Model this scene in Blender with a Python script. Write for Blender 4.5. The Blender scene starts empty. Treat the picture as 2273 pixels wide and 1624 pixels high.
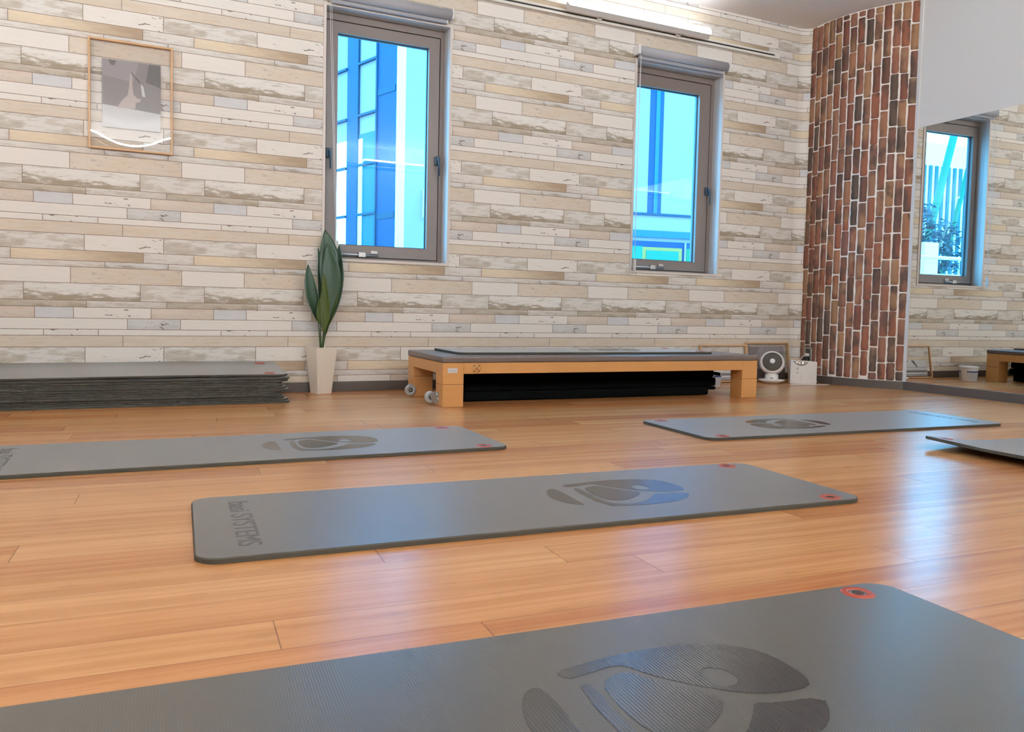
import bpy, bmesh, math, random
from mathutils import Vector, Matrix, noise as mnoise

# ------------------------------------------------------------------ camera, world, exposure
SC = bpy.context.scene
COL = SC.collection
R = math.radians
random.seed(7)
W_IMG, H_IMG = 2273, 1624
F_PX, YAW, PITCH, ROLL, CY = 1774.076, -0.4473302, -0.0534213, 0.0221572, 779.376
CAM_H = 0.55488

def setup_camera():
    cd = bpy.data.cameras.new('camera')
    cam = bpy.data.objects.new('camera', cd)
    COL.objects.link(cam)
    f = Vector((-math.sin(YAW)*math.cos(PITCH), math.cos(YAW)*math.cos(PITCH), math.sin(PITCH)))
    r = Vector((math.cos(YAW), math.sin(YAW), 0))
    u = r.cross(f)
    r2 = math.cos(ROLL)*r + math.sin(ROLL)*u
    u2 = -math.sin(ROLL)*r + math.cos(ROLL)*u
    m = Matrix((( r2.x, u2.x, -f.x, 0), (r2.y, u2.y, -f.y, 0), (r2.z, u2.z, -f.z, CAM_H), (0, 0, 0, 1)))
    cam.matrix_world = m
    cd.sensor_fit = 'HORIZONTAL'
    cd.sensor_width = 36
    cd.lens = F_PX / W_IMG * 36
    cd.shift_y = -(H_IMG/2 - CY) / W_IMG
    cd.clip_start = 0.02
    cd.clip_end = 300
    SC.camera = cam
setup_camera()

SKY_STRENGTH = 17.0
LAMP_STRENGTH = 11.0        # the lamp above the window
REAR_STRENGTH = 650.0       # the row of lamps behind the viewer
LEFT_FILL_STRENGTH = 135.0       # two unseen lamps added along the left wall to brighten that side
w = bpy.data.worlds.new('sky')
SC.world = w
w.use_nodes = True
bg = w.node_tree.nodes['Background']
bg.inputs['Color'].default_value = (0.30, 0.80, 1.0, 1)
bg.inputs['Strength'].default_value = SKY_STRENGTH
SC.view_settings.view_transform = 'Standard'
SC.view_settings.look = 'None'
SC.view_settings.exposure = 0.11
SC.view_settings.gamma = 1.0
SC.view_settings.use_curve_mapping = False
SC.cycles.use_denoising = True
SC.cycles.sample_clamp_indirect = 8.0
SC.cycles.max_bounces = 12

# ------------------------------------------------------------------ helpers
def lin(c):
    def f(v):
        v /= 255.0
        return v/12.92 if v <= 0.04045 else ((v+0.055)/1.055)**2.4
    return (f(c[0]), f(c[1]), f(c[2]), 1.0)

class NT:
    """small node-graph helper"""
    def __init__(self, name):
        self.m = bpy.data.materials.new(name)
        self.m.use_nodes = True
        self.t = self.m.node_tree
        self.n = self.t.nodes
        self.b = self.n['Principled BSDF']
        self.out = self.n['Material Output']
    def link(self, a, b):
        self.t.links.new(a, b)
    def new(self, ty, **kw):
        nd = self.n.new(ty)
        for k, v in kw.items():
            setattr(nd, k, v)
        return nd
    def _in(self, sock, v):
        if hasattr(v, 'links') or isinstance(v, bpy.types.NodeSocket):
            self.link(v, sock)
        else:
            sock.default_value = v
    def math(self, op, a, b=None, c=None, clamp=False):
        nd = self.new('ShaderNodeMath', operation=op, use_clamp=clamp)
        self._in(nd.inputs[0], a)
        if b is not None: self._in(nd.inputs[1], b)
        if c is not None: self._in(nd.inputs[2], c)
        return nd.outputs[0]
    def step(self, v, lo, hi):
        nd = self.new('ShaderNodeMapRange', interpolation_type='SMOOTHSTEP')
        self._in(nd.inputs[0], v)
        nd.inputs[1].default_value = lo
        nd.inputs[2].default_value = hi
        return nd.outputs[0]
    def mix(self, f, a, b, mode='MIX'):
        nd = self.new('ShaderNodeMix', data_type='RGBA', blend_type=mode)
        self._in(nd.inputs[0], f)
        self._in(nd.inputs[6], a)
        self._in(nd.inputs[7], b)
        return nd.outputs[2]
    def attr(self, name):
        return self.new('ShaderNodeAttribute', attribute_name=name)
    def sep(self, v):
        nd = self.new('ShaderNodeSeparateXYZ')
        self._in(nd.inputs[0], v)
        return nd.outputs
    def comb(self, x, y, z):
        nd = self.new('ShaderNodeCombineXYZ')
        for i, v in enumerate((x, y, z)):
            self._in(nd.inputs[i], v)
        return nd.outputs[0]
    def noise(self, vec, scale=1.0, detail=4.0, rough=0.55):
        nd = self.new('ShaderNodeTexNoise')
        self._in(nd.inputs['Vector'], vec)
        nd.inputs['Scale'].default_value = scale
        nd.inputs['Detail'].default_value = detail
        nd.inputs['Roughness'].default_value = rough
        return nd.outputs[0]
    def bump(self, h, strength=0.3, dist=0.002):
        nd = self.new('ShaderNodeBump')
        nd.inputs['Strength'].default_value = strength
        nd.inputs['Distance'].default_value = dist
        self._in(nd.inputs['Height'], h)
        self.link(nd.outputs[0], self.b.inputs['Normal'])
    def obj(self):
        return self.new('ShaderNodeTexCoord').outputs['Object']
    def map(self, vec, scale=(1, 1, 1), loc=(0, 0, 0), rot=(0, 0, 0)):
        nd = self.new('ShaderNodeMapping')
        self._in(nd.inputs[0], vec)
        nd.inputs['Scale'].default_value = scale
        nd.inputs['Location'].default_value = loc
        nd.inputs['Rotation'].default_value = rot
        return nd.outputs[0]
    def set(self, color=None, rough=None, metal=None, spec=None):
        if color is not None: self._in(self.b.inputs['Base Color'], color)
        if rough is not None: self._in(self.b.inputs['Roughness'], rough)
        if metal is not None: self._in(self.b.inputs['Metallic'], metal)
        if spec is not None: self._in(self.b.inputs['Specular IOR Level'], spec)
        return self.m

def plain(name, rgb, rough=0.5, metal=0.0, var=0.04, scale=8.0, spec=0.5, bump=0.0):
    g = NT(name)
    nz = g.noise(g.obj(), scale, 4)
    c = lin(rgb)
    dark = tuple(v*(1-var) for v in c[:3]) + (1,)
    lite = tuple(min(1, v*(1+var)) for v in c[:3]) + (1,)
    g.set(g.mix(nz, dark, lite), rough, metal, spec)
    if bump:
        g.bump(g.noise(g.obj(), scale*14, 3), bump, 0.001)
    return g.m

def glow(name, rgb, strength):
    g = NT(name)
    g.b.inputs['Emission Color'].default_value = lin(rgb)
    g.b.inputs['Emission Strength'].default_value = strength
    g.set((0.8, 0.8, 0.8, 1), 0.5)
    return g.m

# -- bmesh primitives
def b_box(bm, lo, hi, mat=0, M=None, bevel=0.0, seg=2):
    x0, y0, z0 = lo; x1, y1, z1 = hi
    vs = [bm.verts.new(Vector(p)) for p in
          ((x0,y0,z0),(x1,y0,z0),(x1,y1,z0),(x0,y1,z0),(x0,y0,z1),(x1,y0,z1),(x1,y1,z1),(x0,y1,z1))]
    fs = [bm.faces.new([vs[i] for i in q]) for q in
          ((0,3,2,1),(4,5,6,7),(0,1,5,4),(1,2,6,5),(2,3,7,6),(3,0,4,7))]
    for f in fs: f.material_index = mat
    if bevel > 0:
        es = list({e for f in fs for e in f.edges})
        r = bmesh.ops.bevel(bm, geom=es, offset=bevel, segments=seg, profile=0.5, affect='EDGES')
        vs = list({v for f in r['faces'] for v in f.verts} | {v for v in vs if v.is_valid})
        for f in {f for v in vs for f in v.link_faces}: f.material_index = mat
    if M is not None:
        bmesh.ops.transform(bm, matrix=M, verts=[v for v in vs if v.is_valid])
    return vs

def b_tube(bm, pts, rad, seg=10, mat=0, cap=True):
    """tube along points; rad number or list"""
    pts = [Vector(p) for p in pts]
    n = len(pts)
    if not isinstance(rad, (list, tuple)): rad = [rad]*n
    rings = []
    prev = None
    for i, p in enumerate(pts):
        t = (pts[min(i+1, n-1)] - pts[max(i-1, 0)]).normalized()
        if prev is None:
            a = Vector((0, 0, 1)) if abs(t.z) < 0.9 else Vector((1, 0, 0))
            u = t.cross(a).normalized()
        else:
            u = (prev - t*prev.dot(t)).normalized()
        prev = u
        v = t.cross(u)
        rings.append([bm.verts.new(p + rad[i]*(math.cos(k*2*math.pi/seg)*u + math.sin(k*2*math.pi/seg)*v)) for k in range(seg)])
    for a, b in zip(rings, rings[1:]):
        for k in range(seg):
            f = bm.faces.new((a[k], a[(k+1) % seg], b[(k+1) % seg], b[k]))
            f.material_index = mat; f.smooth = True
    if cap:
        for rg, rev in ((rings[0], True), (rings[-1], False)):
            f = bm.faces.new(list(reversed(rg)) if rev else rg)
            f.material_index = mat

def b_lathe(bm, prof, seg=32, mat=0, M=None, close=False):
    """profile [(r,z)] about z"""
    rings = []
    vs = []
    for r, z in prof:
        if r < 1e-6:
            v = bm.verts.new((0, 0, z)); rings.append([v]); vs.append(v)
        else:
            rg = [bm.verts.new((r*math.cos(k*2*math.pi/seg), r*math.sin(k*2*math.pi/seg), z)) for k in range(seg)]
            rings.append(rg); vs += rg
    for a, b in zip(rings, rings[1:]):
        for k in range(seg):
            k2 = (k+1) % seg
            if len(a) == 1 and len(b) == 1: continue
            if len(a) == 1: f = bm.faces.new((a[0], b[k2], b[k]))
            elif len(b) == 1: f = bm.faces.new((a[k], a[k2], b[0]))
            else: f = bm.faces.new((a[k], a[k2], b[k2], b[k]))
            f.material_index = mat; f.smooth = True
    if M is not None: bmesh.ops.transform(bm, matrix=M, verts=vs)

def b_prism(bm, outline, z0, z1, mat=0, M=None):
    """outline list of (x,y), extruded in z"""
    lo = [bm.verts.new((x, y, z0)) for x, y in outline]
    hi = [bm.verts.new((x, y, z1)) for x, y in outline]
    n = len(lo)
    fs = [bm.faces.new(list(reversed(lo))), bm.faces.new(hi)]
    for i in range(n):
        fs.append(bm.faces.new((lo[i], lo[(i+1) % n], hi[(i+1) % n], hi[i])))
    for f in fs: f.material_index = mat
    if M is not None: bmesh.ops.transform(bm, matrix=M, verts=lo+hi)

def mk(name, bm, mats, parent=None, smooth=False, recalc=True, loc=None, rotz=None):
    if recalc: bmesh.ops.recalc_face_normals(bm, faces=bm.faces)
    me = bpy.data.meshes.new(name)
    bm.to_mesh(me); bm.free()
    if not isinstance(mats, (list, tuple)): mats = [mats]
    for m in mats: me.materials.append(m)
    if smooth:
        for p in me.polygons: p.use_smooth = True
    o = bpy.data.objects.new(name, me)
    COL.objects.link(o)
    if parent is not None: o.parent = parent
    if loc is not None: o.location = loc
    if rotz is not None: o.rotation_euler = (0, 0, rotz)
    return o

def NB(): return bmesh.new()

def tag(o, label, cat=None, group=None, kind=None):
    o['label'] = label
    if cat: o['category'] = cat
    if group: o['group'] = group
    if kind: o['kind'] = kind
    return o

def thing(name, label, cat, loc=(0, 0, 0), rotz=0.0, group=None):
    o = bpy.data.objects.new(name, None)
    o.empty_display_size = 0.1
    COL.objects.link(o)
    o.location = loc; o.rotation_euler = (0, 0, rotz)
    return tag(o, label, cat, group)

def struct(name, bm, mats, label, cat, **kw):
    return tag(mk(name, bm, mats, **kw), label, cat, kind='structure')

# ------------------------------------------------------------------ materials
def plank_paper():
    g = NT('weathered_plank_paper')
    u, v, s = g.sep(g.attr('puv').outputs['Vector'])[0:3]
    L, H, lw = g.sep(g.attr('pdim').outputs['Vector'])[0:3]
    wear = g.sep(g.attr('pwear').outputs['Vector'])
    grad = g.attr('pgrad').outputs['Fac']
    col = g.attr('pcol').outputs['Color']
    un = g.math('MULTIPLY_ADD', s, 7.31, u)
    vn = g.math('MULTIPLY_ADD', s, 3.17, v)
    vec = g.comb(un, vn, s)
    # heavy horizontal streaks, denser at the foot of the board
    st = g.noise(g.map(g.comb(un, g.math('MULTIPLY_ADD', g.math('SUBTRACT', g.noise(g.map(vec, (5, 3, 1)), 1, 2), 0.5), 0.05, vn), s), (7, 42, 1)), 1, 8, 0.66)
    fr = g.math('DIVIDE', v, H)
    uf = g.math('DIVIDE', u, L)
    bias = g.math('MULTIPLY', g.math('SUBTRACT', 0.60, fr), 0.30)
    ends = g.math('MULTIPLY', g.step(g.math('ABSOLUTE', g.math('SUBTRACT', uf, 0.5)), 0.40, 0.5), 0.10)
    sm = g.step(g.math('ADD', g.math('ADD', st, bias), ends), 0.50, 0.63)
    c = g.mix(g.math('MULTIPLY', sm, wear[0]), col, lin((158, 143, 122)))
    st2 = g.noise(g.map(vec, (7, 60, 1), (3, 1, 5)), 1, 6, 0.7)
    c = g.mix(g.math('MULTIPLY', g.step(st2, 0.52, 0.66), g.math('MULTIPLY', wear[0], 0.60)), c, lin((140, 128, 114)))
    # soft pale patches
    pt = g.noise(g.map(vec, (7, 26, 1), (1, 9, 2)), 1, 6, 0.62)
    c = g.mix(g.math('MULTIPLY', g.step(pt, 0.44, 0.55), wear[1]), c, lin((222, 216, 209)))
    pt2 = g.noise(g.map(vec, (11, 70, 1), (8, 4, 1)), 1, 5, 0.6)
    c = g.mix(g.math('MULTIPLY', g.step(pt2, 0.52, 0.66), g.math('MULTIPLY', wear[1], 0.62)), c, lin((172, 160, 145)))
    # flakes
    sp = g.noise(g.map(vec, (22, 48, 1), (5, 2, 7)), 1, 4, 0.6)
    sp2 = g.noise(g.map(vec, (3, 9, 1), (2, 6, 3)), 1, 2, 0.5)
    fl = g.step(g.math('MULTIPLY_ADD', sp2, 0.26, sp), 0.765, 0.785)
    c = g.mix(g.math('MULTIPLY', fl, wear[2]), c, lin((128, 115, 102)))
    # brown gradient towards one end
    gr = g.math('MULTIPLY', g.step(g.math('ADD', uf, g.math('MULTIPLY', g.math('SUBTRACT', pt, 0.5), 0.7)), 0.25, 1.0), grad)
    c = g.mix(gr, c, lin((172, 149, 124)))
    # faint grain
    gn = g.noise(g.map(vec, (9, 160, 1)), 1, 3, 0.6)
    c = g.mix(g.math('MULTIPLY', g.step(gn, 0.45, 0.75), 0.14), c, lin((165, 150, 135)))
    # board joints
    wob = g.math('MULTIPLY', g.math('SUBTRACT', g.noise(g.map(vec, (40, 40, 1)), 1, 2), 0.5), 0.0016)
    ed = g.math('MINIMUM', g.math('MINIMUM', u, g.math('SUBTRACT', L, u)), g.math('MINIMUM', v, g.math('SUBTRACT', H, v)))
    ln = g.math('SUBTRACT', 1.0, g.step(g.math('ADD', ed, wob), 0.0007, 0.0024))
    c = g.mix(g.math('MULTIPLY', ln, lw), c, lin((118, 97, 80)))
    g.set(c, 0.55, 0, 0.3)
    return g.m

def floor_wood():
    g = NT('oiled_floor_boards')
    u, v, s = g.sep(g.attr('puv').outputs['Vector'])[0:3]
    L, H, lw = g.sep(g.attr('pdim').outputs['Vector'])[0:3]
    col = g.attr('pcol').outputs['Color']
    vec = g.comb(g.math('MULTIPLY_ADD', s, 5.3, u), g.math('MULTIPLY_ADD', s, 2.7, v), s)
    wav = g.noise(g.map(vec, (1.6, 9, 1)), 1, 3, 0.5)
    band = g.noise(g.map(g.comb(u, g.math('MULTIPLY_ADD', wav, 0.03, v), s), (0.9, 34, 9)), 1, 4, 0.6)
    c = g.mix(g.step(band, 0.30, 0.72), g.mix(0.30, col, lin((150, 88, 46))), g.mix(0.30, col, lin((236, 180, 126))))
    gn = g.noise(g.map(vec, (5, 190, 1)), 1, 4, 0.65)
    c = g.mix(g.math('MULTIPLY', g.step(gn, 0.5, 0.75), 0.22), c, lin((140, 82, 45)))
    blot = g.noise(g.map(vec, (7, 26, 1)), 1, 4, 0.55)
    c = g.mix(g.math('MULTIPLY', g.step(blot, 0.60, 0.74), 0.25), c, lin((138, 82, 44)))
    ed = g.math('MINIMUM', g.math('MINIMUM', u, g.math('SUBTRACT', L, u)), g.math('MULTIPLY', g.math('MINIMUM', v, g.math('SUBTRACT', H, v)), 1.6))
    ln = g.math('SUBTRACT', 1.0, g.step(ed, 0.0004, 0.0017))
    c = g.mix(g.math('MULTIPLY', ln, 0.75), c, lin((96, 52, 28)))
    rg = g.math('MULTIPLY_ADD', gn, 0.10, 0.20)
    g.set(c, rg, 0, 0.36)
    h = g.math('SUBTRACT', g.math('MULTIPLY', gn, 0.15), g.math('MULTIPLY', ln, 0.6))
    g.bump(h, 0.10, 0.002)
    return g.m

def mat_foam():
    g = NT('grey_ribbed_foam')
    o = g.obj()
    x = g.sep(o)[0]
    y = g.sep(o)[1]
    wv = g.math('SINE', g.math('MULTIPLY', x, 2*math.pi/0.0042))
    nz = g.noise(o, 3, 4)
    c = g.mix(nz, lin((64, 60, 52)), lin((72, 68, 60)))
    g.set(c, 0.30, 0, 1.0)
    g.b.inputs['Sheen Weight'].default_value = 0.55
    g.b.inputs['Sheen Roughness'].default_value = 0.35
    n2 = g.noise(g.map(o, (400, 120, 100)), 1, 2)
    g.bump(g.math('ADD', wv, n2), 0.18, 0.0005)
    return g.m

def emblem_foam():
    g = NT('smooth_pressed_foam')
    o = g.obj()
    x = g.sep(o)[0]
    wv = g.math('SINE', g.math('MULTIPLY', x, 2*math.pi/0.0055))
    g.set(g.mix(g.noise(o, 5), lin((50, 51, 51)), lin((57, 58, 58))), 0.17, 0, 1.0)
    g.bump(wv, 0.16, 0.0006)
    return g.m

def birch(name='maple_wood', base=(206, 152, 94), dark=(184, 126, 70), axis=0):
    g = NT(name)
    o = g.obj()
    sc = [30, 30, 30]; sc[axis] = 2.5
    nz = g.noise(g.map(o, tuple(sc)), 1, 5, 0.6)
    n2 = g.noise(g.map(o, (1.5, 3, 6)), 1, 2)
    c = g.mix(nz, lin(dark), lin(base))
    c = g.mix(g.math('MULTIPLY', n2, 0.35), c, lin((224, 168, 104)))
    g.set(c, 0.36, 0, 0.4)
    return g.m

def pane_glass():
    g = NT('blue_film_glass')
    tr = g.new('ShaderNodeBsdfTransparent')
    tr.inputs[0].default_value = (0.54, 0.80, 1.0, 1)
    gl = g.new('ShaderNodeBsdfGlossy')
    gl.inputs['Roughness'].default_value = 0.0
    gl.inputs['Color'].default_value = (0.9, 0.95, 1, 1)
    lw = g.new('ShaderNodeLayerWeight')
    lw.inputs[0].default_value = 0.5
    fac = g.math('MULTIPLY_ADD', g.math('POWER', lw.outputs[1], 4.0), 0.6, 0.035)
    mx = g.new('ShaderNodeMixShader')
    g.link(fac, mx.inputs[0]); g.link(tr.outputs[0], mx.inputs[1]); g.link(gl.outputs[0], mx.inputs[2])
    g.link(mx.outputs[0], g.out.inputs[0])
    return g.m

def acrylic():
    g = NT('clear_acrylic')
    tr = g.new('ShaderNodeBsdfTransparent')
    tr.inputs[0].default_value = (0.97, 0.97, 0.97, 1)
    gl = g.new('ShaderNodeBsdfGlossy')
    gl.inputs['Roughness'].default_value = 0.0
    lw = g.new('ShaderNodeLayerWeight')
    lw.inputs[0].default_value = 0.5
    mx = g.new('ShaderNodeMixShader')
    g.link(g.math('MULTIPLY_ADD', g.math('POWER', lw.outputs[1], 4.0), 0.6, 0.07), mx.inputs[0]); g.link(tr.outputs[0], mx.inputs[1]); g.link(gl.outputs[0], mx.inputs[2])
    g.link(mx.outputs[0], g.out.inputs[0])
    return g.m

def brick_mat():
    g = NT('antique_brick')
    o = g.obj()
    col = g.attr('pcol').outputs['Color']
    s = g.attr('pseed').outputs['Fac']
    off = g.comb(g.math('MULTIPLY', s, 31.0), g.math('MULTIPLY', s, 17.0), g.math('MULTIPLY', s, 53.0))
    va = g.new('ShaderNodeVectorMath', operation='ADD')
    g.link(o, va.inputs[0]); g.link(off, va.inputs[1])
    p = va.outputs[0]
    n1 = g.noise(g.map(p, (9, 9, 6)), 1, 3, 0.5)
    n2 = g.noise(g.map(p, (40, 40, 22)), 1, 5, 0.65)
    n3 = g.noise(g.map(p, (7, 7, 5), (4, 8, 1)), 1, 2, 0.5)
    c = g.mix(g.math('MULTIPLY', g.step(n1, 0.48, 0.64), 0.82), col, lin((70, 62, 57)))
    c = g.mix(g.math('MULTIPLY', g.step(n3, 0.54, 0.70), 0.55), c, lin((172, 134, 98)))
    c = g.mix(g.math('MULTIPLY', g.math('SUBTRACT', n2, 0.3), 0.5), c, lin((150, 98, 72)))
    g.set(c, 0.75, 0, 0.25)
    g.bump(n2, 0.5, 0.004)
    return g.m

def leaf_mat(name, ca, cb):
    g = NT(name)
    o = g.obj()
    nz = g.noise(g.map(o, (60, 60, 6)), 1, 4)
    c = g.mix(nz, lin(ca), lin(cb))
    g.set(c, 0.42, 0, 0.4)
    return g.m

M = dict(
    paper=plank_paper(), floor=floor_wood(), foam=mat_foam(), emblem=emblem_foam(),
    maple=birch(), maple_v=birch('maple_wood_upright', axis=2), frame_wood=birch('oak_frame', (204, 164, 122), (180, 138, 98)),
    glass=pane_glass(), acrylic=acrylic(), brick=brick_mat(), leaf=leaf_mat('waxy_dark_leaf', (30, 54, 38), (54, 80, 56)), leaf_olive=leaf_mat('olive_leaf', (52, 68, 24), (84, 98, 44)),
    ceiling=plain('ceiling_paint', (238, 232, 229), 0.8, scale=2.0, var=0.02),
    plaster=plain('white_plaster', (222, 217, 213), 0.7, scale=2.0, var=0.015),
    mortar=plain('white_mortar', (242, 232, 222), 0.85, scale=40, var=0.08, bump=0.5),
    base=plain('umber_baseboard', (80, 70, 64), 0.45, scale=6),
    casing=plain('cream_casing', (214, 202, 193), 0.5, scale=4, var=0.02),
    reveal=plain('grey_reveal', (190, 184, 180), 0.5, scale=4, var=0.02),
    alu=plain('taupe_aluminium', (124, 111, 104), 0.42, 0.0, scale=20, var=0.03),
    alu_dark=plain('dark_gasket', (44, 44, 48), 0.5, scale=10),
    steel=plain('brushed_steel', (196, 194, 190), 0.28, 0.9, scale=20),
    handle=plain('slate_handle', (58, 72, 84), 0.4, 0.2, scale=20),
    blind=plain('blind_fabric', (164, 162, 166), 0.8, scale=40, var=0.03),
    white=plain('white_plastic', (226, 220, 216), 0.4, scale=6, var=0.015),
    offwhite=plain('offwhite_plastic', (204, 198, 194), 0.45, scale=6, var=0.015),
    rail=plain('rail_white', (226, 220, 212), 0.4, scale=6, var=0.02),
    dark=plain('dark_plastic', (36, 35, 34), 0.4, scale=10),
    pot=plain('cream_ceramic', (226, 214, 198), 0.45, scale=4, var=0.02),
    soil=plain('dark_soil', (48, 36, 28), 0.9, scale=80, var=0.4, bump=0.8),
    stem=plain('leaf_stalk', (58, 74, 38), 0.5, scale=30),
    vinyl=plain('brown_vinyl', (104, 90, 84), 0.34, scale=9, var=0.03),
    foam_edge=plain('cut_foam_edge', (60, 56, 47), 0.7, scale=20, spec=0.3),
    black=plain('black_fabric', (5, 6, 6), 0.9, scale=30, spec=0.05),
    orange=plain('orange_grommet', (158, 66, 46), 0.35, scale=12, spec=0.4),
    print_grey=plain('print_grey', (132, 124, 122), 0.5, scale=5, var=0.10),
    print_dark=plain('print_dark', (92, 86, 86), 0.5, scale=9, var=0.12),
    print_mid=plain('print_mid', (152, 143, 145), 0.5, scale=6, var=0.06),
    print_pale=plain('print_pale', (186, 172, 166), 0.5, scale=9, var=0.05),
    print_white=plain('print_white', (206, 204, 204), 0.5, scale=5, var=0.03),
    grille=plain('fan_grille', (84, 76, 66), 0.5, scale=50, var=0.10),
    panel_grey=plain('panel_grey', (150, 144, 140), 0.4, scale=10),
    label_blue=plain('label_blue', (42, 62, 120), 0.4, scale=10),
    label_grey=plain('label_grey', (176, 176, 182), 0.5, scale=60, var=0.12),
    wheel=plain('clear_grey_wheel', (176, 176, 174), 0.22, 0.1, scale=12, var=0.06),
    lettering=plain('faint_ink', (92, 88, 86), 0.5, scale=80, var=0.1),
    lamp=glow('lamp_diffuser', (240, 247, 255), LAMP_STRENGTH),
    lamp_rear=glow('lamp_diffuser_rear', (234, 246, 252), REAR_STRENGTH),
    lamp_left_fill=glow('left_fill_diffuser', (236, 246, 250), LEFT_FILL_STRENGTH),
    led=glow('amber_led', (255, 190, 140), 4.0),
)
mir = NT('silver_mirror')
mir.set((0.86, 0.88, 0.86, 1), 0.0, 1.0)
M['mirror'] = mir.m

# ------------------------------------------------------------------ room dimensions
YB = 5.10            # back wall face
ZC = 2.93            # ceiling
XL, YR = -2.40, -1.45
A_P, B_P = 0.9258, 0.6313   # wallpaper repeat
DELTA = 0.0341       # mirror wall turned slightly
MDIR = Vector((-math.sin(DELTA), -math.cos(DELTA), 0))   # along mirror wall, towards the viewer
MNOR = Vector((-math.cos(DELTA), math.sin(DELTA), 0))    # into the room
E0 = Vector((5.355, 4.21, 0))
S0 = Vector((5.13, 5.03, 0))
WIN = [dict(x0=1.097, x1=1.954, z0=0.832, z1=2.430), dict(x0=3.415, x1=4.262, z0=0.847, z1=2.440)]
LIP = 0.017

def boards_mesh(bm, rects, place, cuts=()):
    """rects: dicts with x0,x1,z0,z1 piece limits plus board origin/length -> faces with attributes"""
    lay = {}
    for nm in ('puv', 'pdim', 'pwear'):
        lay[nm] = bm.loops.layers.float_vector.get(nm) or bm.loops.layers.float_vector.new(nm)
    lc = bm.loops.layers.float_color.get('pcol') or bm.loops.layers.float_color.new('pcol')
    lg = bm.loops.layers.float.get('pgrad') or bm.loops.layers.float.new('pgrad')
    for r in rects:
        xs = [r['x0']] + [c for c in cuts if r['x0'] < c < r['x1']] + [r['x1']]
        for xa, xb in zip(xs, xs[1:]):
            cs = ((xa, r['z0']), (xb, r['z0']), (xb, r['z1']), (xa, r['z1']))
            f = bm.faces.new([bm.verts.new(place(x, z)) for x, z in cs])
            for lp, (x, z) in zip(f.loops, cs):
                lp[lay['puv']] = Vector((x-r['bx'], z-r['bz'], r['seed']))
                lp[lay['pdim']] = Vector((r['L'], r['H'], r.get('line', 1.0)))
                lp[lay['pwear']] = Vector(r.get('wear', (0, 0, 0)))
                lp[lc] = r['col']
                lp[lg] = r.get('grad', 0.0)

def cut_rect(r, h):
    """rect r minus hole h -> list of rects"""
    if r['x1'] <= h['x0'] or r['x0'] >= h['x1'] or r['z1'] <= h['z0'] or r['z0'] >= h['z1']:
        return [r]
    out = []
    if r['x0'] < h['x0']: out.append(dict(r, x1=h['x0']))
    if r['x1'] > h['x1']: out.append(dict(r, x0=h['x1']))
    xa, xb = max(r['x0'], h['x0']), min(r['x1'], h['x1'])
    if r['z1'] > h['z1']: out.append(dict(r, x0=xa, x1=xb, z0=h['z1']))
    if r['z0'] < h['z0']: out.append(dict(r, x0=xa, x1=xb, z1=h['z0']))
    return out

# ------------------------------------------------------------------ back wall with printed boards
WHITE, CREAM, TAN, GREIGE, BLUE, PALE = (230, 222, 213), (216, 199, 178), (216, 197, 178), (203, 194, 181), (206, 205, 206), (222, 214, 206)
COURSES = [  # height of top edge, [(start x, colour, wear(streak,patch,flake), gradient)]
    (0.9165, [(-0.225, WHITE, (0, .10, 1), 0), (0.183, GREIGE, (.25, .95, .2), 0)]),
    (0.8270, [(-0.579, (224, 205, 176), (.1, .12, .1), 1.0), (0.075, PALE, (.3, .55, .3), 0)]),
    (0.7680, [(-0.123, (206, 203, 201), (.85, .5, .2), 0), (0.208, PALE, (.2, .6, .15), .15)]),
    (0.7340, [(-0.646, WHITE, (0, .0, 0), 0), (-0.294, CREAM, (.0, .30, .35), .15)]),
    (0.6432, [(-0.520, (230, 224, 216), (1, .2, .2), 0), (0.059, GREIGE, (.15, .85, .05), 0)]),
    (0.5468, [(-0.727, (186, 172, 152), (.7, .25, .3), 0), (-0.217, PALE, (.45, .6, .1), .2)]),
    (0.5098, [(-0.811, TAN, (.2, .35, .3), .15), (-0.469, BLUE, (.0, .2, .35), 0), (-0.281, WHITE, (0, .1, 1), 0)]),
    (0.4476, [(-0.652, WHITE, (0, .05, 0), 0), (-0.009, (204, 201, 199), (.15, .35, 1.2), 0)]),
    (0.3853, [(-0.427, (228, 221, 213), (.1, .1, 1.1), 0), (-0.157, WHITE, (0, .05, .25), 0)]),
    (0.3500, [(-0.032, CREAM, (.05, .25, .12), .12)]),
]
def wall_rects():
    out = []
    bz_end = COURSES[0][0] - B_P
    for k in range(-1, 5):
        for ci, (zt, planks) in enumerate(COURSES):
            zb = COURSES[ci+1][0] if ci+1 < len(COURSES) else bz_end
            for n in range(-4, 8):
                for pi, (px, colr, wear, gr) in enumerate(planks):
                    nx = planks[pi+1][0] if pi+1 < len(planks) else planks[0][0] + A_P
                    x0, x1 = px + n*A_P, nx + n*A_P
                    z0, z1 = zb + k*B_P, zt + k*B_P
                    r = dict(x0=max(x0, XL), x1=min(x1, 5.168), z0=max(z0, 0.0), z1=min(z1, ZC), bx=x0, bz=z0,
                             L=x1-x0, H=z1-z0, seed=ci*1.37+pi*0.61, col=lin(colr), wear=wear, grad=gr)
                    if r['x1'] - r['x0'] > 1e-4 and r['z1'] - r['z0'] > 1e-4:
                        out.append(r)
    for h in WIN:
        hh = dict(x0=h['x0']+.006, x1=h['x1']-.006, z0=h['z0']+.006, z1=h['z1']-.006)
        out = [q for r in out for q in cut_rect(r, hh)]
    return out

XF, RF = 5.03, 0.12      # the paper turns the corner on a small cove
def place_wall(s, z):
    if s <= XF: return Vector((s, YB, z))
    a = min((s-XF)/RF, R(45))
    x, y = XF + RF*math.sin(a), YB - RF*(1-math.cos(a))
    e = (s-XF) - RF*a
    return Vector((x + e*math.cos(a), y - e*math.sin(a), z))

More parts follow.
